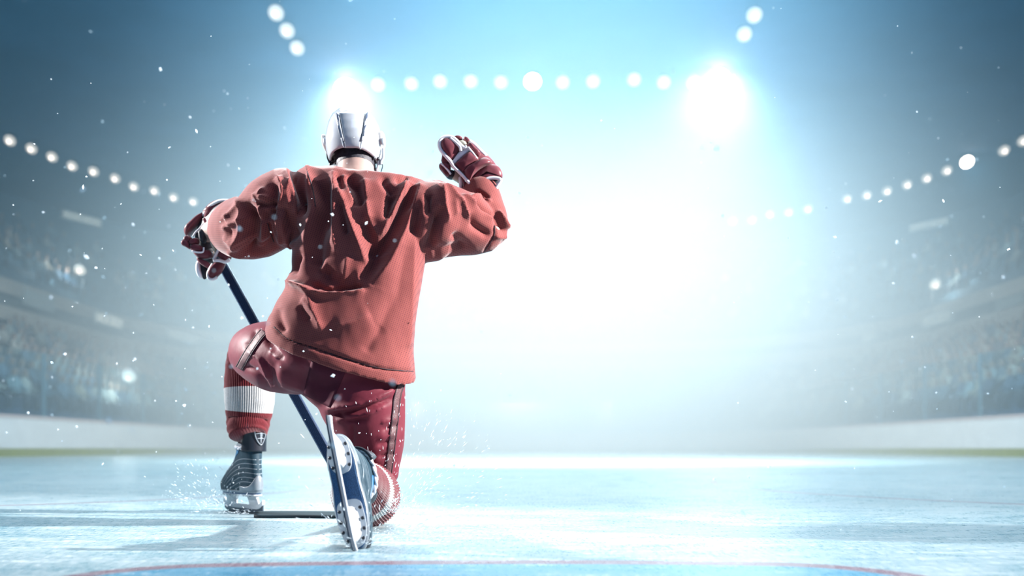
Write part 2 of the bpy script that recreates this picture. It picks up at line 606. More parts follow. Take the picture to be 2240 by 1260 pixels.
rowA = [(423, 441), (380, 432), (338, 417), (293, 408), (252, 390), (205, 375), (158, 363), (114, 343), (69, 325), (22, 307)]
for i, (x, y) in enumerate(rowA):
    lamp(x, y, '%s round ceiling lamp of the sloping row, counted outward from the stick-hand glove' % ORD[i], 'sloping lamp row on the stick side')
rowB = [(1181, 511), (1220, 515), (1260, 511), (1298, 508), (1375, 510), (1413, 508), (1455, 505), (1492, 500), (1532, 492), (1603, 483), (1645, 481), (1684, 469), (1725, 464), (1767, 457)]
for i, (x, y) in enumerate(rowB):
    lamp(x, y, ('brighter ' if i == 6 else 'faint ') + '%s lamp in the far row, counted outward from the raised arm' % ORD[i], 'faint far lamp row', i == 6)
rowC = [(1853, 435), (1896, 427), (1940, 418), (1984, 404), (2027, 390), (2071, 373), (2115, 354), (2196, 329), (2238, 308)]
for i, (x, y) in enumerate(rowC):
    lamp(x, y, ('glaring ' if i == 6 else 'round ') + '%s lamp of the rising row on the fist side, counted out of the haze' % ORD[i], 'rising lamp row on the fist side', i == 6)
rowD = [(828, 185), (900, 183), (963, 178), (1030, 178), (1096, 180), (1165, 178), (1231, 180), (1297, 178), (1387, 174), (1452, 180), (1517, 180)]
for i, (x, y) in enumerate(rowD):
    lamp(x, y, ('star-bright ' if i == 5 else 'round ') + '%s lamp in the upper row, counted from the floodlight over the helmet' % ORD[i], 'upper lamp row between the floodlights', i == 5)
for i, (x, y) in enumerate([(650, 105), (628, 67), (604, 28)]):
    lamp(x, y, '%s small lamp climbing from the floodlight over the helmet toward the roof' % ORD[i], 'lamps climbing above the floodlights')
for i, (x, y) in enumerate([(1628, 75), (1650, 33)]):
    lamp(x, y, '%s small lamp climbing from the floodlight over the empty ice toward the roof' % ORD[i], 'lamps climbing above the floodlights')
M_BULB_F = M_BULB
for loc, lab in ((FLOOD_A, 'huge glaring white floodlight hanging just above the helmet'), (FLOOD_B, 'huge glaring white floodlight above the empty ice beyond the raised fist')):
    o = make_lamp(M_FLOOD, 0.45, 'floodlight', loc + Vector((0, 0.75, 0.0)))
    tag(o, lab, 'floodlight', 'great floodlights')

# ------------------------------------------------------------------ spectators in the lower and upper tiers
def person_mat(name):
    s = NT(name)
    oi = s.n('ShaderNodeObjectInfo')
    co = s.n('ShaderNodeTexCoord').outputs['Object']
    z = s.n('ShaderNodeSeparateXYZ', {0: co}).outputs[2]
    skin = s.mix(s.ramp(z, [(0.58, 0.0), (0.60, 1.0)]), oi.outputs['Color'], (0.26, 0.20, 0.18))
    legs = s.mix(s.ramp(z, [(0.06, 1.0), (0.10, 0.0)]), skin, (0.03, 0.045, 0.08))
    s.set(color=legs, rough=0.8)
    return s.m


def seated_person():
    """low seated figure, one closed skin: shins, thighs, trunk, shoulders, neck, head"""
    secs = [((0, -0.42, -0.40), 0.10, 0.06), ((0, -0.42, -0.05), 0.15, 0.08), ((0, -0.34, 0.06), 0.17, 0.09), ((0, -0.08, 0.10), 0.20, 0.13), ((0, 0.0, 0.22), 0.19, 0.13),
            ((0, 0.02, 0.40), 0.23, 0.13), ((0, 0.02, 0.52), 0.21, 0.10), ((0, 0.0, 0.58), 0.07, 0.07), ((0, -0.02, 0.64), 0.075, 0.085), ((0, -0.02, 0.74), 0.085, 0.10), ((0, -0.02, 0.82), 0.04, 0.05)]
    V, F = [], []
    n = 10
    for (c, a, b) in secs:
        for k in range(n):
            th = 2 * math.pi * k / n
            V.append(Vector((c[0] + a * math.cos(th), c[1] + b * math.sin(th), c[2])))
    for i in range(len(secs) - 1):
        for k in range(n):
            k2 = (k + 1) % n
            F.append((i * n + k, i * n + k2, (i + 1) * n + k2, (i + 1) * n + k))
    F.append(tuple(reversed(range(n))))
    F.append(tuple(range((len(secs) - 1) * n, len(secs) * n)))
    for sx in (-1, 1):
        v, f = tube([(0.22 * sx, 0.02, 0.48), (0.27 * sx, -0.05, 0.26), (0.14 * sx, -0.30, 0.17)], [0.055, 0.05, 0.04], 6)
        o = len(V)
        V += v
        F += [tuple(i + o for i in t) for t in f]
    return V, F


PV, PF = seated_person()
M_FAN = person_mat('spectator_clothes')
fan_me = None
PAL = [(0.26, 0.36, 0.40), (0.18, 0.31, 0.40), (0.34, 0.33, 0.29), (0.07, 0.16, 0.27), (0.38, 0.43, 0.44), (0.03, 0.08, 0.16), (0.10, 0.11, 0.15), (0.05, 0.13, 0.22), (0.03, 0.09, 0.18), (0.06, 0.13, 0.20)]
seats = []
for (d, z), step in [(r, 0.62) for r in ROWS] + [(r, 0.9) for r in UROWS]:
    tot = RP_TOT
    n = int(tot / step)
    for i in range(n):
        a = (i + 0.5) / n
        if random.random() < 0.25:
            continue
        x, y, nx, ny = rink_path(d, a, a + 1e-5, 2)[0]
        if y < 18 or abs(x) / y > 0.57:
            continue
        seats.append((math.hypot(x, y), x, y, z, nx, ny, (d, z) in UROWS))
seats.sort()
near = [s_ for s_ in seats if not s_[6]][:300]
rest = [s_ for s_ in seats if s_ not in near]
fan0 = None
for (_, x, y, z, nx, ny, up) in near:
    if fan0 is None:
        o = mesh_obj('person', PV, PF, M_FAN)
        fan0 = o
    else:
        o = fan0.copy()
        COL.objects.link(o)
    o.location = (x, y, z + 0.405)
    o.rotation_euler = (0, 0, math.atan2(-nx, ny) + random.uniform(-0.25, 0.25))
    sc = random.uniform(0.92, 1.12)
    o.scale = (sc, sc, 1)
    o.color = (*random.choice(PAL), 1)
    side = 'stick-hand' if x < 0 else 'raised-fist'
    tag(o, 'blurred spectator sitting in the lower stand across the rink on the %s side' % side, 'person', 'spectators in the %s side stand' % side)
VV, FF, CC = [], [], []
for (_, x, y, z, nx, ny, up) in rest:
    o = len(VV)
    ca, sa = ny, nx
    c = random.choice(PAL)
    for p in PV:
        VV.append((x + p.x * ca + p.y * sa, y - p.x * sa + p.y * ca, z + 0.405 + p.z))
    FF += [tuple(i + o for i in t) for t in PF]
    CC += [c if -0.3 < p.z - 0.25 < 0.32 else ((0.26, 0.20, 0.18) if p.z > 0.5 else (0.03, 0.045, 0.08)) for p in PV]
s = NT('crowd_clothes')
at = s.n('ShaderNodeAttribute', attribute_name='cloth')
s.set(color=at.outputs['Color'], rough=0.8)
crowd = mesh_obj('crowd', VV, FF, s.m)
ca_ = crowd.data.color_attributes.new('cloth', 'FLOAT_COLOR', 'POINT')
ca_.data.foreach_set('color', np.array([(*c, 1) for c in CC], 'f').ravel())
tag(crowd, 'hazy distant crowd filling the far and upper seats', 'crowd', kind='stuff')

# small spotlights burning among the seats
M_SPOT = glow('stand_spotlight_lens', (0.80, 0.97, 1.0), 1.6)
for (px, py, Y, lab) in ((175, 590, 46.0, 'small glaring spotlight in the upper seats above the lettering signs on the stick side'),
                         (2045, 622, 46.0, 'small glaring spotlight in the upper seats on the raised fist side'),
                         (283, 823, 36.0, 'small glowing spotlight low in the crowd beside the ribbed striped sock')):
    p = P(px, py, Y)
    o = make_lamp(M_SPOT, 0.26, 'stand_spotlight', p)
    mesh_obj('mast', *tube([Vector((0, 0.28, 0.42)), Vector((0, 0.32, -2.2))], 0.04, 6), M_HOUS, o)
    tag(o, lab, 'spotlight', 'spotlights in the seats')
    light('stand_spotlight_glow', 'POINT', p + Vector((0, -0.5, 0)), None, 160, (0.8, 0.97, 1.0), shadow_soft_size=0.2)


# ------------------------------------------------------------------ haze
def haze_mat(name, density, aniso=0.1, color=(0.94, 0.98, 1.0), soft=False):
    s = NT(name)
    s.t.nodes.remove(s.b)
    v = s.n('ShaderNodeVolumeScatter', {'Color': (*color, 1), 'Density': density, 'Anisotropy': aniso})
    if soft:                                       # thins out smoothly from the middle of the bank to its edge
        co = s.n('ShaderNodeTexCoord').outputs['Object']
        r2 = s.n('ShaderNodeVectorMath', {0: co, 1: co}, operation='DOT_PRODUCT').outputs['Value']
        f = s.math('MAXIMUM', s.math('SUBTRACT', 1.0, r2), 0.0)
        s.put(v.inputs['Density'], s.math('MULTIPLY', s.math('POWER', f, 2.7), density))
    s.put(s.out.inputs['Volume'], v.outputs[0])
    return s.m


def ellipsoid(c, r, seg=48, ring=24):
    V, F = [], []
    for i in range(1, ring):
        ph = math.pi * i / ring
        for k in range(seg):
            th = 2 * math.pi * k / seg
            V.append((c[0] + r[0] * math.sin(ph) * math.cos(th), c[1] + r[1] * math.sin(ph) * math.sin(th), c[2] + r[2] * math.cos(ph)))
    for i in range(ring - 2):
        for k in range(seg):
            k2 = (k + 1) % seg
            F.append((i * seg + k, (i + 1) * seg + k, (i + 1) * seg + k2, i * seg + k2))
    V.append((c[0], c[1], c[2] + r[2]))
    V.append((c[0], c[1], c[2] - r[2]))
    t = len(V)
    for k in range(seg):
        k2 = (k + 1) % seg
        F.append((t - 2, k, k2))
        F.append((t - 1, (ring - 2) * seg + k2, (ring - 2) * seg + k))
    return V, F


hz = mesh_obj('haze', *box((0, 34.5, 7.15), (57.0, 61.0, 14.3)), haze_mat('thin_haze', 0.0075, 0.1, (0.18, 0.62, 1.0)), smooth=False)
tag(hz, 'thin cold haze filling the whole arena', 'haze', kind='stuff')
for (cc, rr, dens, lab) in (
        ((1.8, 36, 1.2), (38, 31, 13.2), 0.088, 'broad bank of white haze glowing over the middle of the rink'),
        (tuple(FLOOD_A + Vector((0, -0.5, -0.6))), (3.6, 3.6, 3.6), 0.016, 'added puff of haze widening the glow of the floodlight over the helmet'),  # both small puffs are added to give the floodlights their halos
        (tuple(FLOOD_B + Vector((0, -0.5, -0.6))), (3.8, 3.8, 3.8), 0.026, 'added puff of haze widening the glow of the floodlight over the empty ice')):
    h = mesh_obj('haze_bank', *ellipsoid((0, 0, 0), (1, 1, 1)), haze_mat('bank_haze', dens, color=(0.85, 0.95, 1.0), soft=True))
    h.location = cc
    h.scale = rr
    tag(h, lab, 'haze', kind='stuff')

# ------------------------------------------------------------------ cloth tools
def remeshed(parts, voxel, smooth_iter=6):
    """fuse closed shells into one skin and relax it; returns (verts, faces as index lists)"""
    v, f = join(*parts)
    me = bpy.data.meshes.new('fuse')
    me.from_pydata([tuple(q) for q in v], [], f)
    bm = bmesh.new()
    bm.from_mesh(me)
    bmesh.ops.recalc_face_normals(bm, faces=bm.faces)
    bm.to_mesh(me)
    bm.free()
    o = bpy.data.objects.new('fuse', me)
    COL.objects.link(o)
    md = o.modifiers.new('r', 'REMESH')
    md.mode = 'VOXEL'
    md.voxel_size = voxel
    dg = bpy.context.evaluated_depsgraph_get()
    m2 = bpy.data.meshes.new_from_object(o.evaluated_get(dg))
    bpy.data.objects.remove(o)
    bpy.data.meshes.remove(me)
    n = len(m2.vertices)
    co = np.empty(n * 3)
    m2.vertices.foreach_get('co', co)
    co = co.reshape(n, 3)
    ed = np.empty(len(m2.edges) * 2, dtype=np.int64)
    m2.edges.foreach_get('vertices', ed)
    ed = ed.reshape(-1, 2)
    faces = [tuple(p.vertices) for p in m2.polygons]
    bpy.data.meshes.remove(m2)
    co = relax(co, ed, smooth_iter)
    return co, faces, ed


def relax(co, ed, it, lam=0.5):
    n = len(co)
    deg = np.bincount(ed.ravel(), minlength=n).astype(float)[:, None]
    deg[deg == 0] = 1
    for _ in range(it):
        s = np.zeros_like(co)
        np.add.at(s, ed[:, 0], co[ed[:, 1]])
        np.add.at(s, ed[:, 1], co[ed[:, 0]])
        co = co + lam * (s / deg - co)
    return co


def normals(co, faces):
    q = np.array([f if len(f) == 4 else (*f, f[2]) for f in faces])
    a, b = co[q[:, 2]] - co[q[:, 0]], co[q[:, 3]] - co[q[:, 1]]
    fn = np.cross(a, b)
    vn = np.zeros_like(co)
    for k in range(4):
        np.add.at(vn, q[:, k], fn)
    return vn / (np.linalg.norm(vn, axis=1)[:, None] + 1e-12)


def project(co):
    y = co[:, 1]
    return np.stack([1120 + co[:, 0] / y * FPX, HORIZON - (co[:, 2] - CAM_Z) / y * FPX], 1)


def poly_dist(uv, line):
    """distance to a polyline and the position along it (0..1)"""
    best = np.full(len(uv), 1e9)
    tt = np.zeros(len(uv))
    pts = np.array(line, float)
    seg = np.linalg.norm(np.diff(pts, axis=0), axis=1)
    cum = np.concatenate([[0], np.cumsum(seg)])
    for i in range(len(pts) - 1):
        a, d = pts[i], pts[i + 1] - pts[i]
        t = np.clip(((uv - a) @ d) / (d @ d), 0, 1)
        r = np.linalg.norm(uv - a - t[:, None] * d, axis=1)
        m = r < best
        best[m] = r[m]
        tt[m] = (cum[i] + t[m] * seg[i]) / cum[-1]
    return best, tt


def folds(co, faces, lines, gain=1.0, soft=0.15):
    """push the cloth in and out along drape lines on the side turned to the rink's near end"""
    vn = normals(co, faces)
    face = np.clip((-vn[:, 1] + 0.15) / 0.45, 0, 1)
    face = face * face * (3 - 2 * face)
    uv = project(co)
    d = np.zeros(len(co))
    for (line, w, amp) in lines:
        line = smooth_path(line, 6 * len(line)) if len(line) > 2 else line
        r, t = poly_dist(uv, line)
        w0, w1 = w if isinstance(w, tuple) else (w, w)
        ww = w0 + (w1 - w0) * t
        taper = np.clip(t / soft, 0, 1) * np.clip((1 - t) / soft, 0, 1)
        taper = 0.25 + 0.75 * np.sqrt(taper)
        e = 1.05 if amp > 0 else 1.7
        d += gain * amp * np.exp(-(r / ww) ** e) * taper
    return co + vn * (d * face)[:, None]


def wrinkle(co, faces, amp, scale, seed=0.0):
    from mathutils import noise
    vn = normals(co, faces)
    d = np.array([noise.noise(Vector((c[0] * scale + seed, c[1] * scale, c[2] * scale * 0.7))) for c in co])
    return co + vn * (d * amp)[:, None]


def rings(secs, n=40, exp=2.3, cap=True):
    """closed shell through sections: (left px, left py, right px, right py, distance, half depth, near-side drop)"""
    V, F = [], []
    for (lx, ly, rx, ry, Y, b, dz) in secs:
        L, R = P(lx, ly, Y), P(rx, ry, Y)
        c, A = (L + R) / 2, (R - L) / 2
        B = Vector((0, -b, -dz))
        for k in range(n):
            th = 2 * math.pi * k / n
            ct, st = math.cos(th), math.sin(th)
            ct = math.copysign(abs(ct) ** (2 / exp), ct)
            st = math.copysign(abs(st) ** (2 / exp), st)
            V.append(c + A * ct + B * st)
    m = len(secs)
    for i in range(m - 1):
        for k in range(n):
            k2 = (k + 1) % n
            F.append((i * n + k, i * n + k2, (i + 1) * n + k2, (i + 1) * n + k))
    if cap:
        F.append(tuple(reversed(range(n))))
        F.append(tuple(range((m - 1) * n, m * n)))
    return V, F


def limb(secs, seg=24, n=24, flat=1.0):
    """tube through (px, py, distance, radius in px)"""
    arr = smooth_path([(*P(a, b, Y), r * Y / FPX) for (a, b, Y, r) in secs], n)
    pts = [Vector(q[:3]) for q in arr]
    rad = [max(0.004, q[3]) for q in arr]
    # rounded ends
    t0, t1 = (pts[0] - pts[1]).normalized(), (pts[-1] - pts[-2]).normalized()
    pts = [pts[0] + t0 * rad[0] * 0.5, pts[0] + t0 * rad[0] * 0.3] + pts + [pts[-1] + t1 * rad[-1] * 0.3, pts[-1] + t1 * rad[-1] * 0.5]
    rad = [rad[0] * 0.45, rad[0] * 0.8] + rad + [rad[-1] * 0.8, rad[-1] * 0.45]
    return tube(pts, rad, seg, True, flat)


def ball(c, r, seg=16, ring=10):
    return ellipsoid(c, r if isinstance(r, (tuple, list)) else (r, r, r), seg, ring)


class Surface:
    """a finished skin that strips and seams can be laid on"""
    def __init__(s, obj):
        me = obj.data
        s.bvh = BVHTree.FromPolygons([v.co for v in me.vertices], [tuple(p.vertices) for p in me.polygons])

    def hit(s, px, py, lift):
        o = Vector((0, 0, CAM_Z))
        d = (P(px, py, 1.0) - o).normalized()
        loc, nrm, idx, dist = s.bvh.ray_cast(o, d)
        if loc is None:
            loc, nrm, idx, dist = s.bvh.find_nearest(P(px, py, 2.95))
        if nrm.dot(d) > 0:
            nrm = -nrm
        return loc + nrm * lift, nrm


def lay_strip(surf, line, width, lift, thick, n=30, cross=4):
    """a band of real thickness lying on a skin"""
    p = smooth_path(line, n)
    ws = width if isinstance(width, (tuple, list)) else (width, width)
    top, bot = [], []
    for i, q in enumerate(p):
        a, b = p[max(i - 1, 0)], p[min(i + 1, n - 1)]
        t = np.array(b[:2]) - np.array(a[:2])
        t /= np.linalg.norm(t) + 1e-9
        nn = np.array([-t[1], t[0]])
        w = ws[0] + (ws[1] - ws[0]) * i / (n - 1)
        for k in range(cross + 1):
            u = (k / cross - 0.5) * w
            loc, nr = surf.hit(q[0] + nn[0] * u, q[1] + nn[1] * u, 0)
            top.append(loc + nr * (lift + thick))
            bot.append(loc + nr * (lift - 0.001))
    return slab(top, bot, n, cross + 1)


def slab(top, bot, n, m):
    V = top + bot
    o = len(top)
    F = []
    for i in range(n - 1):
        for k in range(m - 1):
            a = i * m + k
            F.append((a, a + 1, a + m + 1, a + m))
            F.append((o + a, o + a + m, o + a + m + 1, o + a + 1))
    for i in range(n - 1):
        a, b = i * m, i * m + m - 1
        F.append((a, a + m, o + a + m, o + a))
        F.append((b, o + b, o + b + m, b + m))
    for k in range(m - 1):
        a, b = k, (n - 1) * m + k
        F.append((a, o + a, o + a + 1, a + 1))
        F.append((b, b + 1, o + b + 1, o + b))
    return V, F


def lay_patch(surf, quad, lift, thick, n=14, m=12):
    """a four-cornered panel lying on a skin; corners in order"""
    a, b, c, d = [np.array(q, float) for q in quad]
    top, bot = [], []
    for i in range(n):
        u = i / (n - 1)
        for k in range(m):
            v = k / (m - 1)
            q = (a * (1 - u) + d * u) * (1 - v) + (b * (1 - u) + c * u) * v
            loc, nr = surf.hit(q[0], q[1], 0)
            top.append(loc + nr * (lift + thick))
            bot.append(loc + nr * (lift - 0.001))
    return slab(top, bot, n, m)


def cushion(outline, Y, near, far, tilt=(0, 0), n=36, ringn=6, smooth=True, flat=0.55):
    """padded cushion with the given outline; bulges `near` metres toward the near end and `far` away from it"""
    pts = smooth_path(list(outline) + [outline[0]], n + 1)[:n] if smooth else outline
    n = len(pts)
    c = np.mean(np.array(pts), axis=0)
    V, F = [], []

    def at(q, dy):
        yy = Y + tilt[0] * (q[0] - c[0]) / 100 + tilt[1] * (q[1] - c[1]) / 100
        p = P(q[0], q[1], yy)
        return p + Vector((0, dy, 0))
    levels = []
    for i in range(ringn):
        t = (i + 1) / ringn * math.pi / 2
        levels.append((math.sin(t) ** flat, math.cos(t)))
    loops = [(r, -near * h) for (r, h) in levels] + [(r, far * h) for (r, h) in reversed(levels[:-1])]
    for (r, dy) in loops:
        for q in pts:
            qq = c + (np.array(q) - c) * r
            V.append(at(qq, dy))
    m = len(loops)
    for i in range(m - 1):
        for k in range(n):
            k2 = (k + 1) % n
            F.append((i * n + k, i * n + k2, (i + 1) * n + k2, (i + 1) * n + k))
    V.append(at(c, -near))
    V.append(at(c, far))
    for k in range(n):
        k2 = (k + 1) % n
        F.append((len(V) - 2, k2, k))
        F.append((len(V) - 1, (m - 1) * n + k, (m - 1) * n + k2))
    return V, F


def cord(line, Y, r, n=30, seg=8, closed=False):
    """piping along pixels; Y a number or one per control point"""
    ys = Y if isinstance(Y, (list, tuple)) else [Y] * len(line)
    ctl = [tuple(P(a, b, y)) for (a, b), y in zip(line, ys)]
    if closed:
        ctl = ctl + [ctl[0]]
    return tube([Vector(q) for q in smooth_path(ctl, n)], r, seg, not closed)


def rounded(name, vf, mat, parent, smooth=True):
    return mesh_obj(name, vf[0], vf[1], mat, parent, smooth)


# ------------------------------------------------------------------ clothing materials
def jersey_material():
    s = NT('mesh_jersey')
    co = s.n('ShaderNodeTexCoord').outputs['Object']
    mp = s.n('ShaderNodeMapping', {'Vector': co, 'Rotation': (0, 0.5, 0)})
    sp = s.n('ShaderNodeSeparateXYZ', {0: mp.outputs[0]})
    k = 2 * math.pi / 0.0078
    a = s.math('SINE', s.math('MULTIPLY', sp.outputs[0], k))
    b = s.math('SINE', s.math('MULTIPLY', sp.outputs[2], k))
    hole = s.ramp(s.math('MULTIPLY', a, b), [(0.45, 0.0), (0.75, 1.0)])
    nz = s.noise(co, 9.0, 3.0)
    base = s.ramp(nz, [(0.3, (0.180, 0.045, 0.042)), (0.7, (0.225, 0.060, 0.054))])
    c = s.mix(s.math('MULTIPLY', hole, 0.8), base, (0.06, 0.012, 0.02))
    s.set(color=c, rough=0.8, spec=0.12, sheen=0.25)
    s.put(s.b.inputs['Sheen Roughness'], 0.4)
    s.bump(hole, -0.25, 0.001)
    return s.m


def nylon(name, c, rough=0.38, sheen=0.2):
    s = NT(name)
    co = s.n('ShaderNodeTexCoord').outputs['Object']
    nz = s.noise(co, 26.0, 3.0)
    s.set(color=s.ramp(nz, [(0.3, tuple(x * 0.85 for x in c)), (0.7, c)]), rough=rough, spec=0.18, sheen=sheen)
    s.bump(nz, 0.35, 0.004)
    return s.m


def knit(name, c):
    s = NT(name)
    co = s.n('ShaderNodeTexCoord').outputs['Object']
    nz = s.noise(co, 260.0, 2.0)
    s.set(color=s.ramp(nz, [(0.3, tuple(x * 0.75 for x in c)), (0.7, c)]), rough=0.9, spec=0.15, sheen=0.3)
    s.bump(nz, 0.3, 0.001)
    return s.m


M_JERSEY = jersey_material()
M_HEM = M_JERSEY
M_PANTS = nylon('pants_nylon', (0.155, 0.021, 0.036), 0.55, 0.05)
M_GUSSET = nylon('pants_gusset', (0.075, 0.010, 0.024), 0.75, 0.0)
M_TAPE = plain('stripe_tape', (0.085, 0.030, 0.036), 0.6, var=0.3, scale=220, bump=0.4)
M_STITCH = plain('stitch_dark', (0.03, 0.012, 0.02), 0.7)
M_SOCKR = knit('sock_red', (0.16, 0.018, 0.026))
M_SOCKW = knit('sock_white', (0.50, 0.51, 0.52))
M_SKIN = plain('skin', (0.36, 0.25, 0.22), 0.5, var=0.06, scale=40)
M_HAIR = plain('hair_dark', (0.030, 0.030, 0.042), 0.6, var=0.4, scale=120, bump=0.5)

# ------------------------------------------------------------------ the kneeling player: one body under the clothes
BASE = P(700, 1146, 2.95)
BASE.z = 0.0
# where the feet stand: front foot flat on its runner, toe turned away; rear foot up on its toe
F_YAW, F_SC = math.radians(50), 0.97
F_FWD = Vector((-math.cos(F_YAW), math.sin(F_YAW), 0))
F_HEEL = P(562, 1122, 3.40)
F_ORG = Vector((F_HEEL.x, F_HEEL.y, 0)) + F_FWD * 0.118 * F_SC
F_ORG.z = 0.0742 * F_SC
F_ANK = F_ORG - F_FWD * 0.064 * F_SC
R_TOE, R_HEEL = P(783, 1196, 2.222), P(737, 962, 2.275)
R_FWD = R_TOE - R_HEEL
R_SC = R_FWD.length / 0.262
R_UP = Vector((0.03, 1.0, 0.02))
R_ORG = R_HEEL + R_FWD * (0.120 / 0.262)


def pxl(p):
    return 1120 + p.x / p.y * FPX, HORIZON - (p.z - CAM_Z) / p.y * FPX, p.y


F_COLLAR = F_ANK + Vector((0, 0, 0.17 * F_SC))
R_COLLAR = R_ORG - R_FWD.normalized() * 0.060 * R_SC + Vector((0.03, 1.0, 0.02)).normalized() * 0.17 * R_SC


def body_parts():
    hd = P(776, 312, 3.11)
    parts = [
        ball(hd + Vector((0, 0.0, 0.01)), (0.072, 0.096, 0.085), 24, 16),                     # skull
        ball(hd + Vector((0, 0.055, -0.06)), (0.056, 0.052, 0.065), 16, 10),                  # jaw
        ball(hd + Vector((0, 0.112, -0.022)), (0.014, 0.018, 0.022), 10, 8),                  # nose
        ball(hd + Vector((0, 0.096, 0.018)), (0.050, 0.016, 0.010), 10, 8),                   # brow
        ball(hd + Vector((0, 0.098, -0.062)), (0.024, 0.012, 0.008), 10, 8),                  # lips
        ball(hd + Vector((0, 0.092, -0.105)), (0.022, 0.018, 0.016), 10, 8),                  # chin
        ball(hd + Vector((-0.080, 0.0, -0.020)), (0.012, 0.022, 0.034), 10, 8),               # ears
        ball(hd + Vector((0.080, 0.0, -0.020)), (0.012, 0.022, 0.034), 10, 8),
        limb([(777, 330, 3.09, 40), (778, 362, 3.07, 40), (778, 392, 3.05, 42), (778, 420, 3.03, 55)], 24, 12),
        rings([(700, 392, 870, 400, 3.02, 0.05, 0), (668, 425, 925, 435, 3.01, 0.085, 0), (672, 500, 905, 512, 3.0, 0.105, 0), (672, 600, 895, 625, 2.98, 0.10, 0),
               (640, 700, 890, 745, 2.97, 0.11, 0), (640, 790, 880, 830, 2.97, 0.11, 0)], 28),
        limb([(690, 432, 3.0, 40), (630, 455, 3.0, 38), (565, 498, 3.03, 32), (520, 500, 3.12, 28), (470, 500, 3.25, 22), (452, 515, 3.32, 20)], 16, 20),
        limb([(910, 440, 3.0, 42), (970, 475, 3.04, 38), (1068, 508, 3.1, 30), (1060, 450, 3.14, 27), (1050, 395, 3.17, 22), (1015, 350, 3.17, 22)], 16, 20),
        limb([(820, 800, 2.96, 62), (818, 900, 2.96, 54), (826, 1010, 2.97, 32), (822, 1060, 2.94, 30), (800, 1080, 2.78, 34), (787, 1058, 2.56, 26), (*pxl(R_COLLAR), 20), (*pxl(R_COLLAR - Vector((0, 0.09, 0))), 18), (*pxl(R_ORG + Vector((0, 0.04, 0))), 16)], 16, 30),
        limb([(660, 790, 2.98, 60), (590, 775, 3.12, 56), (545, 775, 3.38, 38), (545, 860, 3.42, 36), (*pxl(F_COLLAR + Vector((0, 0, 0.03))), 24), (*pxl(F_COLLAR), 20), (*pxl(F_ANK + Vector((0, 0, 0.08))), 16), (*pxl(F_ORG + Vector((0, 0, 0.03))), 14)], 16, 28),
    ]
    # hands: palms with curled fingers and thumbs inside the gloves
    for (px, py, Y, dx, sgn) in ((450, 530, 3.34, -1, 1), (998, 338, 3.18, -1, -1)):
        c = P(px, py, Y)
        parts.append(ball(c, (0.032, 0.022, 0.036), 12, 8))
        for k, ln in enumerate((0.026, 0.030, 0.028, 0.022)):
            b = c + Vector((-0.018, 0.006, 0.024 - 0.0165 * k))
            parts.append(tube([b, b + Vector((-0.013, -0.006, -0.003)), b + Vector((-0.008, -0.020, -0.005)), b + Vector((0.006, -0.022, -0.005))], [0.0078, 0.0078, 0.0072, 0.006], 8))
        b = c + Vector((0.022, -0.004, -0.02 * sgn))
        parts.append(tube([b, b + Vector((0.008, -0.010, -0.020 * sgn)), b + Vector((0.004, -0.014, -0.038 * sgn))], [0.010, 0.009, 0.007], 8))
    return parts


co, fc, ed = remeshed(body_parts(), 0.009, 2)
person = mesh_obj('person', co - np.array(BASE), fc, M_SKIN)
person.location = BASE
tag(person, 'hockey player in red kneeling on one knee, seen from behind, fist raised, gripping a stick', 'person')


def dress(o):
    """hang a piece of clothing, built in place, on the player"""
    o.parent = person
    o.matrix_parent_inverse = Matrix.Translation(-BASE)
    return o


hd = P(776, 312, 3.11)
for sx in (-1, 1):
    e = mesh_obj('eye', *ball(hd + Vector((0.030 * sx, 0.088, 0.0)), 0.013, 12, 8), plain('eye_white' if sx < 0 else 'eye_white_b', (0.8, 0.8, 0.8), 0.2))
    dress(e)
# cropped hair on the nape and back of the skull
hv, hf = [], []
n1, n2 = 26, 12
for i in range(n1):
    th = math.radians(-175 + 170 * i / (n1 - 1))
    for k in range(n2):
        ph = math.radians(30 - 72 * k / (n2 - 1))
        hv.append(hd + Vector((0.0755 * math.cos(ph) * math.cos(th), 0.100 * math.cos(ph) * math.sin(th), 0.008 + 0.085 * math.sin(ph))))
hb = [v * 1.0 + (hd - v) * 0.06 for v in hv]
dress(mesh_obj('hair', *slab(hv, hb, n1, n2), M_HAIR))
dress(rounded('hair', limb([(777, 335, 3.085, 41.5), (777.5, 352, 3.075, 41.2), (777.5, 366, 3.068, 41.0)], 28, 10), M_HAIR, None))

# ------------------------------------------------------------------ jersey
torso = rings([
    (742, 374, 806, 384, 3.045, 0.045, 0.0), (722, 369, 826, 385, 3.04, 0.06, 0.005), (690, 366, 868, 390, 3.03, 0.080, 0.01), (655, 376, 925, 394, 3.02, 0.105, 0.01), (636, 410, 952, 420, 3.01, 0.13, 0.01),
    (640, 480, 945, 490, 3.0, 0.15, 0.0), (646, 545, 930, 560, 2.99, 0.155, 0.0), (640, 592, 921, 620, 2.98, 0.155, 0.0), (628, 632, 913, 670, 2.975, 0.155, 0.01),
    (604, 668, 906, 720, 2.97, 0.16, 0.02), (588, 698, 903, 770, 2.97, 0.165, 0.03), (583, 718, 907, 812, 2.97, 0.170, 0.042), (586, 733, 911, 836, 2.97, 0.172, 0.045)], 72, 2.35)
sleeveL = limb([(700, 436, 3.0, 66), (640, 455, 3.0, 86), (600, 466, 3.01, 80), (560, 496, 3.04, 69), (524, 500, 3.10, 65), (502, 504, 3.16, 50), (488, 507, 3.21, 30)], 40, 40)
sleeveR = limb([(890, 462, 2.98, 70), (932, 481, 3.0, 90), (970, 484, 3.03, 81), (1010, 492, 3.06, 70), (1048, 505, 3.09, 56), (1072, 514, 3.11, 42)], 40, 36)
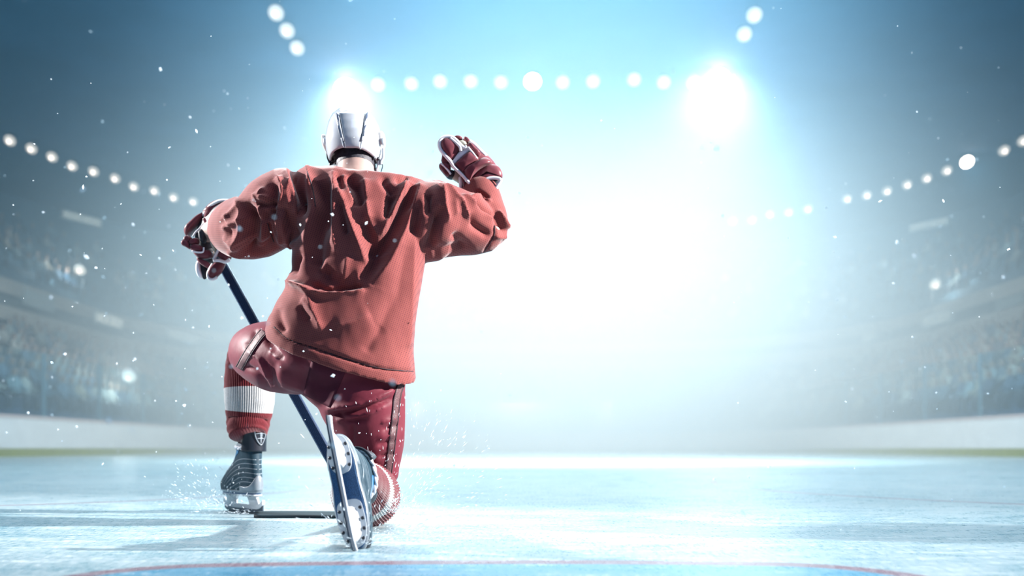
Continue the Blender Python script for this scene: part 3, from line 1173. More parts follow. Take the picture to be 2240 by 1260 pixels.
cuffR = limb([(1070, 518, 3.11, 38), (1069, 482, 3.12, 42), (1058, 446, 3.14, 43), (1048, 416, 3.16, 40), (1046, 408, 3.165, 36)], 32, 26)
co, fc, ed = remeshed([torso, sleeveL, sleeveR, cuffR], 0.005, 8)
A = 0.001
FOLDS = [
    # (line, width px, height m)   left shoulder and sleeve seam
    ([(672, 366), (682, 410), (690, 454), (676, 505), (668, 552)], (9, 14), 17 * A),
    ([(694, 395), (706, 455), (694, 520), (684, 580)], (14, 20), -22 * A),
    ([(639, 368), (650, 400), (660, 432), (662, 468)], (9, 8), -26 * A),
    ([(628, 372), (637, 402), (645, 440), (648, 470)], (8, 10), 12 * A),
    ([(606, 388), (615, 408), (616, 432), (606, 452)], (6, 5), 18 * A),
    ([(600, 402), (600, 430), (594, 455)], (9, 12), -16 * A),
    ([(580, 412), (570, 428), (590, 440)], (8, 6), 10 * A),
    ([(585, 490), (592, 512), (602, 536)], (4, 5), -10 * A),
    ([(577, 455), (582, 480), (590, 520)], (6, 5), -8 * A),
    ([(620, 450), (632, 475), (640, 500), (655, 520)], (10, 14), -12 * A),
    ([(520, 445), (545, 470), (552, 510), (540, 555)], (14, 14), -9 * A),
    ([(500, 470), (505, 505), (520, 545)], (12, 10), 8 * A),
    ([(545, 545), (575, 538), (600, 520)], (7, 6), -9 * A),
    ([(517, 434), (528, 468), (528, 508), (513, 545)], (7, 8), 13 * A), ([(536, 440), (548, 470), (548, 520)], (12, 12), -10 * A),
    ([(545, 547), (572, 552), (600, 530)], (7, 6), -11 * A), ([(555, 427), (570, 437), (586, 431)], (6, 5), 13 * A), ([(562, 443), (580, 446), (600, 440)], (7, 6), -13 * A),
    ([(600, 456), (586, 472), (572, 486)], (9, 8), -10 * A), ([(622, 455), (618, 490), (630, 525)], (8, 7), 10 * A), ([(500, 548), (520, 558), (540, 560)], (5, 4), 7 * A),
    ([(640, 500), (628, 525), (645, 540)], (8, 6), 9 * A), ([(485, 480), (500, 492), (512, 520)], (7, 6), -8 * A),
    ([(490, 500), (515, 488), (545, 474)], (5, 6), 9 * A), ([(492, 520), (518, 526), (548, 516)], (5, 6), 9 * A), ([(494, 484), (508, 466), (522, 450)], (5, 5), 8 * A),
    ([(540, 452), (556, 478), (560, 520), (552, 550)], (7, 8), -14 * A), ([(566, 446), (574, 484), (572, 530)], (7, 7), 11 * A), ([(604, 470), (606, 500), (616, 530)], (7, 6), 12 * A),
    ([(592, 455), (598, 490), (606, 515)], (7, 6), -13 * A), ([(633, 395), (628, 425), (632, 455)], (6, 6), 12 * A),
    # upper back
    ([(729, 376), (732, 427), (728, 474), (732, 526), (738, 556)], (8, 11), 15 * A),
    ([(716, 400), (714, 440), (716, 500)], (10, 12), -12 * A),
    ([(740, 384), (743, 404), (748, 416)], (6, 6), -16 * A),
    ([(746, 440), (750, 470), (757, 512)], (7, 7), -15 * A),
    ([(739, 408), (757, 464), (777, 515), (800, 573)], (7, 9), 18 * A),
    ([(757, 384), (779, 412), (790, 448)], (12, 14), -24 * A),
    ([(752, 380), (765, 420), (776, 444)], (6, 7), 9 * A),
    ([(797, 392), (801, 443), (809, 484), (829, 517)], (9, 8), 14 * A),
    ([(800, 480), (812, 520), (820, 560)], (16, 26), -18 * A),
    ([(836, 388), (846, 408), (860, 424)], (8, 7), -12 * A),
    ([(857, 428), (852, 455), (847, 478)], (9, 7), -20 * A),
    ([(889, 398), (870, 440), (848, 484), (834, 512)], (6, 7), 19 * A),
    ([(866, 395), (880, 392), (892, 388)], (6, 5), -12 * A),
    ([(910, 404), (884, 462), (856, 515), (822, 575), (800, 615)], (14, 26), -28 * A),
    ([(919, 400), (898, 464), (873, 526), (846, 580), (812, 618)], (10, 14), 20 * A),
    ([(913, 445), (909, 475), (902, 510)], (8, 8), -11 * A),
    ([(937, 425), (937, 468)], 6, -16 * A),
    ([(888, 540), (880, 591), (872, 642), (845, 690), (832, 720)], (16, 16), -6 * A),
    ([(905, 520), (900, 600), (895, 680), (893, 760)], (12, 14), 8 * A),
    ([(760, 560), (752, 600), (742, 612)], (8, 6), 8 * A),
    ([(690, 560), (690, 590), (720, 592)], (12, 10), -9 * A),
    # small of the back: the horizontal pouch
    ([(700, 600), (735, 612), (780, 612)], (24, 20), -16 * A),
    ([(684, 626), (730, 632), (792, 626)], (8, 8), -20 * A),
    ([(630, 616), (660, 630), (690, 642), (730, 642), (765, 637), (795, 634)], (6, 6), 21 * A),
    ([(694, 632), (714, 626), (736, 634)], (6, 6), 12 * A),
    ([(644, 620), (672, 640), (687, 676)], (8, 7), 13 * A),
    ([(664, 655), (686, 684), (703, 722)], (8, 7), 11 * A),
    ([(656, 668), (676, 700)], 9, -8 * A),
    ([(604, 676), (612, 704), (623, 726)], (10, 8), -9 * A),
    ([(640, 600), (650, 570), (656, 556)], (8, 6), -10 * A),
    ([(735, 716), (775, 706), (810, 690)], (14, 16), 9 * A),
    ([(800, 770), (822, 735), (838, 716)], 12, -5 * A),
    # raised sleeve
    ([(970, 408), (985, 424), (1001, 444), (1031, 488)], (6, 5), 16 * A),
    ([(962, 404), (969, 424), (973, 455), (980, 482)], (6, 5), 13 * A),
    ([(964, 452), (947, 505), (937, 545)], (9, 12), -20 * A),
    ([(958, 470), (962, 445)], 5, 9 * A),
    ([(990, 440), (996, 470)], 7, 7 * A),
    ([(1004, 434), (1010, 452)], 5, 7 * A),
    ([(1026, 470), (1042, 494), (1070, 515)], (9, 8), -14 * A),
    ([(1008, 430), (1046, 455), (1078, 478)], (5, 5), 15 * A),
    ([(1038, 444), (1060, 462), (1080, 472)], (6, 5), -17 * A),
    ([(1083, 492), (1081, 518), (1060, 552)], (3, 3), -6 * A),
    ([(1088, 462), (1100, 482), (1110, 500)], (5, 5), 12 * A),
    ([(1082, 470), (1093, 492), (1102, 504)], (6, 5), -11 * A),
    ([(1082, 518), (1096, 519), (1108, 518)], 4, 7 * A),
    ([(1026, 433), (1050, 434), (1074, 442)], (6, 6), 12 * A),
    ([(1040, 420), (1058, 428), (1068, 437)], (5, 5), -13 * A),
    ([(945, 555), (980, 545), (1020, 540)], (14, 12), -9 * A),
    ([(990, 512), (1010, 530), (1015, 548)], 10, -8 * A),
    # hem seam
    ([(598, 716), (630, 742), (690, 762), (760, 786), (830, 806), (905, 812)], (2.6, 2.6), -7 * A),
]
co = folds(co, fc, FOLDS, 1.55)
co = wrinkle(co, fc, 0.003, 9.0, 3.0)
co = wrinkle(co, fc, 0.0016, 30.0, 9.0)
co = relax(co, ed, 1, 0.25)
jersey = dress(mesh_obj('jersey', co, fc, M_JERSEY))
S_J = Surface(jersey)
# stitched seams lying on the cloth
for ln in ([(599, 715), (630, 741), (690, 762), (760, 785), (830, 805), (904, 813)], [(1082, 493), (1080, 518), (1058, 552)], [(585, 488), (592, 512), (600, 530)],
           [(672, 376), (684, 415), (690, 452)]):
    rounded('seam', lay_strip(S_J, ln, 1.6, 0.0005, 0.0012, 40, 1), M_STITCH, jersey)

# ------------------------------------------------------------------ pants
pelvis = rings([(606, 700, 892, 770, 2.97, 0.135, 0.0), (596, 742, 888, 820, 2.97, 0.15, 0.01), (606, 786, 886, 850, 2.97, 0.145, 0.01), (640, 828, 880, 872, 2.97, 0.12, 0.0)], 48)
thighR = limb([(786, 835, 2.96, 92), (794, 880, 2.96, 95), (805, 920, 2.96, 84), (815, 960, 2.96, 73), (824, 1000, 2.96, 61), (836, 1030, 2.955, 46), (846, 1046, 2.95, 32)], 40, 30)
thighL = limb([(665, 798, 2.98, 68), (622, 784, 3.03, 77), (582, 775, 3.12, 71), (556, 772, 3.25, 57), (545, 778, 3.33, 40)], 40, 26)
lobe = limb([(640, 800, 3.0, 52), (600, 808, 3.06, 50), (572, 806, 3.14, 40)], 30, 14)
seat = limb([(640, 806, 2.95, 48), (680, 824, 2.93, 45), (716, 846, 2.93, 50), (750, 866, 2.94, 52)], 32, 16)
co, fc, ed = remeshed([pelvis, thighR, thighL, lobe, seat], 0.0068, 7)
PF_ = [
    ([(715, 896), (797, 882), (862, 852)], (6, 5), 11 * A), ([(722, 906), (797, 894), (858, 870)], (6, 6), -12 * A), ([(735, 920), (790, 908), (840, 890)], (5, 4), 8 * A),
    ([(730, 905), (760, 918), (800, 916)], (6, 5), -9 * A), ([(840, 940), (868, 930)], 4, -6 * A), ([(828, 975), (862, 962)], 4, -6 * A), ([(830, 1000), (858, 990)], 4, -6 * A),
    ([(835, 925), (865, 915)], 4, 6 * A), ([(828, 960), (860, 948)], 4, 6 * A),
    ([(772, 930), (770, 985)], 3, -5 * A), ([(585, 740), (600, 760), (620, 785)], (6, 5), -10 * A), ([(592, 768), (610, 784)], 5, 8 * A), ([(545, 770), (570, 790), (588, 830)], (6, 6), 8 * A),
    ([(532, 800), (560, 815), (585, 850)], (6, 6), -8 * A), ([(575, 785), (592, 810), (594, 845)], (3, 3), -5 * A), ([(640, 750), (665, 800), (650, 850)], 16, -6 * A),
    ([(880, 860), (884, 900), (880, 960)], 6, 5 * A), ([(560, 722), (548, 745), (535, 760)], 5, -7 * A)]
co = folds(co, fc, PF_, 1.4)
co = wrinkle(co, fc, 0.0025, 14.0, 1.0)
pants = dress(mesh_obj('pants', co, fc, M_PANTS))
S_P = Surface(pants)
g = rounded('gusset_panel', lay_patch(S_P, [(684, 778), (762, 800), (722, 892), (664, 862)], 0.0002, 0.0014, 18, 14), M_GUSSET, pants)
g['label'] = 'dark panel across the seat'
for ln in ([(876, 842), (868, 870), (864, 910), (858, 960), (852, 1010), (848, 1040)], [(578, 726), (562, 745), (540, 778), (524, 806)]):
    t_ = rounded('side_stripe', lay_strip(S_P, ln, 13, 0.0003, 0.002, 40, 4), M_TAPE, pants)
    for sgn in (-1, 1):
        off = [(a + sgn * 6.6, b + sgn * (1.0 if ln[0][0] > 700 else 4.0)) for a, b in ln]
        rounded('stitching', lay_strip(S_P, off, 1.5, 0.0012, 0.0022, 40, 1), M_STITCH, t_)

# ------------------------------------------------------------------ ribbed socks
def sock(secs, rib, stripes, n, seg, name='sock'):
    arr = smooth_path([(*P(a, b, Y), r * Y / FPX) for (a, b, Y, r) in secs], n)
    pts = [Vector(q[:3]) for q in arr]
    V, F, FM = [], [], []
    prev = None
    for i, p in enumerate(pts):
        t = (pts[min(i + 1, n - 1)] - pts[max(i - 1, 0)]).normalized()
        a = Vector((1, 0, 0)) if prev is None else prev
        a = (a - t * a.dot(t)).normalized()
        prev = a
        b = t.cross(a)
        fold = 0.0035 * math.sin(i * 0.9) * (1.0 if i > n * 0.72 else 0.25)
        for k in range(seg):
            th = 2 * math.pi * k / seg
            r = arr[i][3] + rib * (1 if k % 4 < 2 else -1) * 0.5 + fold * (0.6 + 0.4 * math.sin(2 * th + 1))
            V.append(p + (a * math.cos(th) + b * math.sin(th)) * r)
    for i in range(n - 1):
        u = i / (n - 1)
        m = 1 if any(lo <= u < hi for lo, hi in stripes) else 0
        for k in range(seg):
            k2 = (k + 1) % seg
            F.append((i * seg + k, i * seg + k2, (i + 1) * seg + k2, (i + 1) * seg + k))
            FM.append(m)
    F.append(tuple(reversed(range(seg))))
    F.append(tuple(range((n - 1) * seg, n * seg)))
    FM += [0, 0]
    return dress(mesh_obj(name, V, F, [M_SOCKR, M_SOCKW], None, True, FM))


s1 = sock([(538, 766, 3.40, 38), (541, 790, 3.41, 45), (545, 830, 3.42, 52), (546, 862, 3.42, 53), (545, 896, 3.42, 50), (543, 922, 3.42, 45), (542, 938, 3.40, 42), (543, 952, 3.39, 38)], 0.0032, [(0.365, 0.585)], 60, 280)
s1['label'] = 'red ribbed sock with one wide white band'
s2 = sock([(779, 1020, 2.435, 37), (783, 1050, 2.53, 47), (788, 1066, 2.64, 58), (792, 1075, 2.74, 66), (797, 1081, 2.84, 71), (803, 1084, 2.92, 70), (808, 1086, 3.0, 55)], 0.0036, [(0.43, 0.54)], 80, 280)
s2['label'] = 'red ribbed sock on the bent shin, white band round the calf'

# ------------------------------------------------------------------ helmet
M_SHELL = NT('helmet_shell').set(color=(0.42, 0.45, 0.49), rough=0.16, spec=0.5, coat=0.6).m
M_VENT = plain('helmet_vent', (0.02, 0.045, 0.10), 0.5)
M_TRIM = plain('helmet_trim', (0.45, 0.52, 0.58), 0.3)
M_CLIP = plain('ear_guard_clear', (0.62, 0.60, 0.58), 0.25)
M_BLACK = plain('black_hardware', (0.012, 0.016, 0.026), 0.35)
HY = 3.11
hsecs = [(244.5, 757, 789, 0.03), (246.5, 746, 798, 0.055), (252, 736, 809, 0.078), (262, 727, 820, 0.098), (276, 721, 828, 0.113), (292, 717, 833, 0.122), (310, 714.5, 836, 0.127), (328, 715, 837, 0.127), (344, 718, 835.5, 0.122), (354, 721, 832, 0.118), (361, 724, 829, 0.115)]
V, F = [], []
N = 72
for j, (py, l, r, b) in enumerate(hsecs):
    for k in range(N):
        th = 2 * math.pi * k / N
        ct, st = math.cos(th), math.sin(th)
        ct2 = math.copysign(abs(ct) ** 0.9, ct)
        st2 = math.copysign(abs(st) ** 0.9, st)
        c = P((l + r) / 2, py, HY)
        hw = (r - l) / 2 * HY / FPX
        lift = 0.0
        if j >= 8:                                   # rim arches up over the nape, up at the brow, down over the ears
            w = (j - 7) / 3
            lift = w * (0.021 * max(0, -st) ** 1.5 + 0.045 * max(0, st) ** 1.5)
        V.append(c + Vector((hw * ct2, b * st2, lift)))
for i in range(len(hsecs) - 1):
    for k in range(N):
        k2 = (k + 1) % N
        F.append((i * N + k, (i + 1) * N + k, (i + 1) * N + k2, i * N + k2))
F.append(tuple(range(N)))
bm = bmesh.new()
bv = [bm.verts.new(v) for v in V]
for f in F:
    bm.faces.new([bv[i] for i in f])
bmesh.ops.recalc_face_normals(bm, faces=bm.faces)
bmesh.ops.solidify(bm, geom=bm.faces[:], thickness=0.006)
helmet = dress(bm_obj('helmet', bm, M_SHELL))
helmet['label'] = 'white glossy helmet'
S_H = Surface(helmet)
rounded('ridge', lay_patch(S_H, [(744, 248), (795, 247), (786, 322), (757, 322)], 0.0, 0.006, 26, 18), M_SHELL, helmet)
for sx, ln in ((-1, [(738, 252), (741, 262), (746, 285), (752, 308)]), (1, [(802, 250), (799, 262), (795, 285), (790, 308)])):
    rounded('ridge_fin', lay_strip(S_H, ln, (9, 3), 0.0, 0.009, 26, 3), M_SHELL, helmet)
for q in ([(739, 251), (743.5, 255), (745, 271), (740, 265)], [(741.5, 277), (744.5, 280), (748.5, 301), (746, 299)], [(801, 249), (797, 254), (795.5, 268), (799.5, 262)], [(797.5, 275), (794.5, 279), (791.5, 300), (793.5, 299)]):
    rounded('vent', lay_patch(S_H, q, 0.008, 0.0022, 8, 5), M_VENT, helmet)
rounded('groove', lay_strip(S_H, [(748, 302), (753, 320), (757, 328), (765, 331.5), (772, 332), (780, 331.5), (786, 328), (789, 320), (793, 302)], 3.2, 0.0, 0.0035, 60, 2), M_TRIM, helmet)
rounded('rim', lay_strip(S_H, [(727, 358), (738, 352.5), (755, 348.5), (773, 347), (792, 348.5), (808, 352.5), (822, 356)], 3.0, 0.0, 0.004, 40, 2), M_SHELL, helmet)
for px, pts in ((711, [(706, 300), (713, 297), (718, 306), (719, 326), (714, 331), (708, 324)]), (836, [(830, 293), (837, 290), (842, 299), (842, 318), (836, 326), (830, 322)])):
    e = rounded('ear_guard', cushion(pts, HY, 0.045, 0.03, n=30), M_CLIP, helmet)
    x = 711 if px < 800 else 838
    rounded('clip', cushion([(x - 3, 303), (x + 2, 302), (x + 3, 316), (x - 2, 317)], HY - 0.04, 0.012, 0.01, n=16), M_TRIM, e)
for x, y in ((727, 350), (724, 357), (818, 345), (826, 347), (829, 352)):
    loc, nr = S_H.hit(x, y, 0.0)
    rounded('screw', lathe([(0.006, -0.002), (0.006, 0.004), (0.003, 0.006)], loc, nr, 12), M_BLACK, helmet)
for ln, r in (([(714, 330), (716, 345), (721, 358), (724, 368)], 0.0022), ([(717, 345), (722, 352), (727, 351)], 0.0022), ([(723, 352), (722, 362), (728, 372)], 0.0030),
              ([(838, 325), (838, 344), (834, 352), (833, 360)], 0.0045), ([(833, 358), (837, 362), (834, 374), (829, 386)], 0.0016), ([(819, 352), (820, 366), (822, 384)], 0.0032), ([(828, 350), (827, 362), (824, 374)], 0.004)):
    rounded('strap', cord(ln, HY - 0.03, r, 20, 8), M_BLACK if r < 0.004 else M_TRIM, helmet)

# ------------------------------------------------------------------ gloves
M_GLOVE = nylon('glove_maroon', (0.155, 0.040, 0.052), 0.34, 0.1)
M_PALM = plain('glove_palm_black', (0.010, 0.012, 0.020), 0.6)
M_CREAM = plain('glove_palm_cream', (0.42, 0.41, 0.33), 0.7)
M_PIPE = plain('glove_piping_white', (0.82, 0.82, 0.84), 0.4)

# glove on the stick hand
gl = dress(rounded('glove', limb([(492, 462, 3.24, 20), (474, 482, 3.29, 27), (455, 512, 3.33, 30), (450, 545, 3.345, 26), (462, 566, 3.345, 20)], 24, 24, 0.8), M_PALM, None))
gl['label'] = 'maroon and white glove closed round the stick'
Yg = 3.28
rounded('cuff', cushion([(446, 466), (462, 449), (482, 439), (502, 439), (515, 446), (508, 456), (486, 470), (468, 478), (452, 482)], 3.31, 0.05, 0.05, n=40), M_GLOVE, gl)
rounded('cuff_lining', cushion([(470, 458), (480, 447), (496, 442), (511, 446), (503, 458), (482, 470), (470, 472)], 3.255, 0.012, 0.01, n=30), M_PALM, gl)
rounded('piping', cord([(447, 468), (455, 455), (470, 444), (486, 438.5), (503, 439.5), (514, 445)], [3.28, 3.27, 3.26, 3.25, 3.24, 3.23], 0.0055, 40), M_PIPE, gl)
rounded('piping', cord([(455, 486), (462, 470), (467, 463), (470, 474), (468, 484)], 3.245, 0.0045, 30), M_PIPE, gl)
rounded('cuff_flap', cushion([(455, 484), (463, 472), (469, 470), (470, 482), (461, 490)], 3.262, 0.012, 0.012, n=24), M_GLOVE, gl)
b_ = rounded('back_pad', cushion([(450, 464), (448, 478), (430, 496), (414, 514), (407, 516), (405, 502), (420, 486), (438, 470)], 3.33, 0.035, 0.04, n=40), M_GLOVE, gl)
rounded('piping', cord([(449, 465), (438, 474), (424, 486), (412, 498), (407, 501)], 3.315, 0.0075, 30), M_PIPE, b_)
rounded('piping', cord([(447, 486), (438, 498), (428, 508), (422, 518)], 3.285, 0.003, 24), M_PIPE, b_)
rounded('palm_panel', cushion([(448, 488), (455, 496), (464, 516), (478, 534), (474, 545), (470, 552), (462, 536), (456, 512)], 3.272, 0.012, 0.01, n=40), M_CREAM, gl)
rounded('cuff_edge', cord([(446, 478), (455, 496), (468, 517), (480, 532)], 3.258, 0.005, 30), M_GLOVE, gl)
rounded('thumb_hole', cushion([(434, 507), (442, 501), (450, 505), (452, 516), (448, 532), (438, 526)], 3.268, 0.02, 0.02, n=30), M_PALM, gl)


def finger(pads, Y, parent, name='finger', near=0.018, mats=None):
    """one gloved finger: padded segments joined knuckle to knuckle"""
    root = None
    for i, ol in enumerate(pads):
        o = rounded(name if root is None else 'knuckle_pad', cushion(ol, Y - 0.004 * i, near, near, n=24, flat=0.45), (mats or [M_GLOVE] * 9)[i], parent)
        root = root or o
    return root


# each finger curls from the knuckles round the shaft and back to the palm
finger([[(404, 519), (412, 515), (420, 521), (417, 531), (408, 532), (403, 527)], [(417, 526), (428, 521), (435, 523), (434, 533), (422, 537), (415, 533)]], 3.275, gl)
finger([[(397, 530), (405, 523), (415, 532), (416, 545), (405, 540), (399, 537)], [(416, 538), (430, 534), (443, 540), (445, 549), (432, 551), (419, 548)]], 3.272, gl)
finger([[(421, 549), (432, 550), (446, 550), (460, 548), (466, 555), (461, 565), (440, 566), (429, 560)]], 3.276, gl, near=0.022)
finger([[(430, 563), (440, 566), (456, 573), (466, 580), (458, 588), (445, 582), (434, 573)]], 3.280, gl, near=0.018)
rounded('piping', cord([(420, 549), (432, 552), (444, 551), (446, 541)], 3.252, 0.0028, 20), M_PIPE, gl)
e = rounded('finger', cushion([(431, 572), (438, 570), (441, 590), (445, 606), (438, 609), (431, 600), (429, 585)], 3.30, 0.018, 0.018, n=28), M_PIPE, gl)
rounded('fingertip', cushion([(439, 573), (448, 580), (455, 590), (451, 608), (444, 608)], 3.300, 0.014, 0.014, n=24), M_PALM, gl)
th_ = rounded('thumb', cushion([(468, 577), (478, 572), (492, 574), (491, 583), (482, 598), (470, 609), (458, 610), (454, 600), (458, 588)], 3.262, 0.024, 0.022, n=36), M_GLOVE, gl)
rounded('thumb_base', cushion([(474, 562), (482, 540), (494, 545), (505, 560), (503, 568), (490, 571)], 3.268, 0.022, 0.022, n=32), M_GLOVE, th_)
rounded('piping', cord([(467, 568), (476, 552), (482, 538)], 3.252, 0.0055, 20), M_PIPE, th_)
rounded('piping', cord([(467, 570), (480, 570), (493, 573), (503, 568)], 3.244, 0.0055, 24), M_PIPE, th_)
rounded('piping', cord([(466, 577), (459, 588), (454.5, 600), (457, 609), (466, 611), (475, 606)], 3.248, 0.0048, 30), M_PIPE, th_)

# glove of the raised fist
gr = dress(rounded('glove', limb([(1072, 388, 3.17, 28), (1046, 366, 3.175, 34), (1015, 345, 3.18, 34), (992, 328, 3.18, 30), (980, 320, 3.18, 24)], 28, 24, 0.9), M_GLOVE, None))
gr['label'] = 'maroon glove with white piping, clenched in a raised fist'
rounded('palm_panel', cushion([(990, 374), (1000, 372), (1012, 386), (1006, 400), (996, 396), (986, 388)], 3.165, 0.015, 0.02, n=28), M_CREAM, gr)
rounded('palm', cushion([(976, 378), (988, 372), (996, 378), (993, 389), (984, 391), (975, 386)], 3.160, 0.018, 0.03, n=28), M_PALM, gr)
th_ = rounded('thumb', cushion([(979, 301), (990, 304), (1002, 316), (1006, 326), (1000, 340), (988, 353), (976, 342), (966, 328), (963, 314), (969, 304)], 3.135, 0.026, 0.03, n=44, tilt=(0.02, 0.0)), M_GLOVE, gr)
rounded('piping', cord([(988, 356), (974, 340), (963, 326), (961, 312), (968, 302), (979, 299), (990, 301), (1000, 309), (1009, 319), (1016, 323), (1021, 320)], 3.118, 0.0058, 60), M_PIPE, th_)
rounded('piping', cord([(985, 302), (996, 311), (1006, 321), (1008, 330)], 3.116, 0.005, 30), M_PIPE, th_)
rounded('web_strip', cushion([(986, 357), (990, 352), (1000, 338), (1012, 326), (1024, 323), (1028, 331), (1012, 345), (1000, 356), (993, 362)], 3.132, 0.012, 0.014, n=40), M_PIPE, gr)
rounded('hand_pad', cushion([(993, 362), (1008, 348), (1028, 332), (1038, 339), (1047, 348), (1032, 362), (1015, 379), (1003, 373)], 3.128, 0.020, 0.03, n=40, flat=0.42), M_GLOVE, gr)
rounded('piping', cord([(987, 356), (994, 366), (1004, 376), (1012, 384), (1020, 393), (1030, 405)], 3.115, 0.0052, 40), M_PIPE, gr)
rounded('back_roll', cushion([(1023, 315), (1030, 312), (1041, 324), (1051, 334), (1050, 341), (1044, 343), (1033, 331), (1022, 319)], 3.135, 0.018, 0.02, n=36), M_GLOVE, gr)
rounded('piping', cord([(1027, 309), (1038, 317), (1050, 329), (1063, 342)], 3.15, 0.007, 30), M_PIPE, gr)
rounded('piping', cord([(1024, 322), (1034, 334), (1044, 347)], 3.116, 0.003, 20), M_PIPE, gr)
finger([[(990, 301), (998, 298), (1008, 299), (1012, 304), (1006, 308), (996, 306)]], 3.16, gr)
finger([[(1013, 306), (1018, 300), (1025, 304), (1028, 309), (1021, 313)]], 3.15, gr)
rounded('finger', cushion([(1004, 309), (1012, 308), (1020, 312), (1019, 319), (1010, 317)], 3.14, 0.012, 0.02, n=24), M_CREAM, gr)
finger([[(965, 352), (968, 340), (976, 346), (984, 355), (978, 362), (969, 360)], [(967, 360), (978, 357), (986, 364), (985, 373), (976, 374), (968, 368)]], 3.145, gr)
finger([[(960, 362), (964, 357), (974, 366), (984, 378), (985, 384), (977, 387), (968, 378), (961, 369)], [(964, 366), (971, 370), (980, 380), (976, 386), (968, 377)]], 3.150, gr)
rounded('piping', cord([(964, 357), (972, 364), (981, 374), (986, 381)], 3.126, 0.003, 20), M_PIPE, gr)
finger([[(957, 316), (960, 308), (965, 306), (964, 316), (959, 322)]], 3.17, gr)
c_ = rounded('cuff', cushion([(1013, 376), (1022, 366), (1040, 356), (1058, 346), (1070, 348), (1076, 357), (1064, 364), (1048, 374), (1034, 388), (1026, 400), (1016, 390)], 3.13, 0.030, 0.05, n=48), M_GLOVE, gr)
rounded('cuff_roll', cushion([(1031, 394), (1040, 380), (1056, 367), (1074, 360), (1090, 364), (1099, 378), (1098, 390), (1088, 376), (1072, 372), (1056, 380), (1042, 392), (1033, 400)], 3.14, 0.024, 0.05, n=56), M_GLOVE, c_)
rounded('cuff_roll', cushion([(1033, 403), (1042, 393), (1056, 383), (1074, 377), (1088, 382), (1096, 391), (1084, 390), (1068, 390), (1052, 397), (1040, 405)], 3.135, 0.018, 0.04, n=48), M_GLOVE, c_)
rounded('cuff_lining', cushion([(1056, 396), (1070, 391), (1085, 391), (1093, 394), (1088, 404), (1083, 412), (1072, 404)], 3.15, 0.010, 0.02, n=30), M_PALM, c_)
rounded('piping', cord([(1042, 404), (1054, 397), (1068, 390.5), (1082, 389), (1093, 391.5), (1095, 396), (1090, 404), (1085, 412)], 3.118, 0.0055, 50), M_PIPE, c_)
st_ = rounded('wrist_strap', cushion([(1003, 388), (1009, 385), (1013, 396), (1012, 412), (1007, 421), (1004, 408)], 3.15, 0.014, 0.02, n=28), M_PIPE, gr)
rounded('strap_edge', cord([(1010, 386), (1015, 398), (1017, 408), (1024, 404)], 3.128, 0.004, 20), M_GLOVE, st_)

# ------------------------------------------------------------------ skates
def boot_material():
    s = NT('boot_fabric')
    co = s.n('ShaderNodeTexCoord').outputs['Object']
    sp = s.n('ShaderNodeSeparateXYZ', {0: co})
    x, z = sp.outputs[0], sp.outputs[2]
    xx = s.math('ADD', x, 0.085)
    h = s.math('ADD', z, s.math('MULTIPLY', s.math('MULTIPLY', xx, xx), 2.3))
    fr = s.math('FRACT', s.math('DIVIDE', h, 0.0165))
    line = s.math('LESS_THAN', s.math('ABSOLUTE', s.math('SUBTRACT', fr, 0.5)), 0.052)
    dash = s.math('GREATER_THAN', s.math('SINE', s.math('MULTIPLY', x, 2400)), -0.55)
    lim = s.math('LESS_THAN', h, 0.125)
    m = s.math('MULTIPLY', s.math('MULTIPLY', line, dash), lim)
    nz = s.noise(co, 60, 2)
    base = s.ramp(nz, [(0.3, (0.018, 0.042, 0.062)), (0.7, (0.032, 0.068, 0.095))])
    s.set(color=s.mix(m, base, (0.45, 0.50, 0.54)), rough=0.55, spec=0.2)
    return s.m


M_BOOT = boot_material()
M_SILVER = plain('skate_silver', (0.26, 0.30, 0.34), 0.3, 0.25)
M_BLUE = plain('skate_blue', (0.03, 0.16, 0.33), 0.4)
M_SOLE = plain('outsole_blue_weave', (0.035, 0.10, 0.22), 0.45, var=0.5, scale=420)
M_HOLD = NT('holder_white').set(color=(0.62, 0.65, 0.68), rough=0.3, spec=0.5).m
M_STEEL = plain('runner_steel', (0.10, 0.12, 0.15), 0.3, 0.6)
M_LACE = plain('lace_white', (0.74, 0.74, 0.78), 0.8, var=0.25, scale=500)
BOOT = [  # height, heel x, toe x, half width
    (0.000, -0.128, 0.148, 0.036), (0.006, -0.133, 0.154, 0.040), (0.025, -0.136, 0.157, 0.0425), (0.045, -0.135, 0.150, 0.042), (0.062, -0.132, 0.128, 0.040), (0.080, -0.130, 0.096, 0.038),
    (0.100, -0.127, 0.060, 0.036), (0.125, -0.123, 0.026, 0.0365), (0.150, -0.120, 0.006, 0.038), (0.172, -0.120, -0.002, 0.040), (0.180, -0.118, -0.006, 0.038)]


def boot_at(z, th, off=0.0):
    """point on the boot: th = 0 at the toe, pi at the heel"""
    zs = [b[0] for b in BOOT]
    h, t, w = (np.interp(z, zs, [b[i] for b in BOOT]) for i in (1, 2, 3))
    c, a = (h + t) / 2, (t - h) / 2
    ct, st = math.cos(th), math.sin(th)
    x = c + (a + off) * math.copysign(abs(ct) ** 0.92, ct)
    u = (x - h) / (t - h)
    waist = 1.0 - 0.16 * math.exp(-((u - 0.42) / 0.16) ** 2) * (z < 0.05) - 0.10 * max(0, 0.35 - u)
    y = (w * waist + off) * math.copysign(abs(st) ** 0.85, st)
    return Vector((x, y, z))


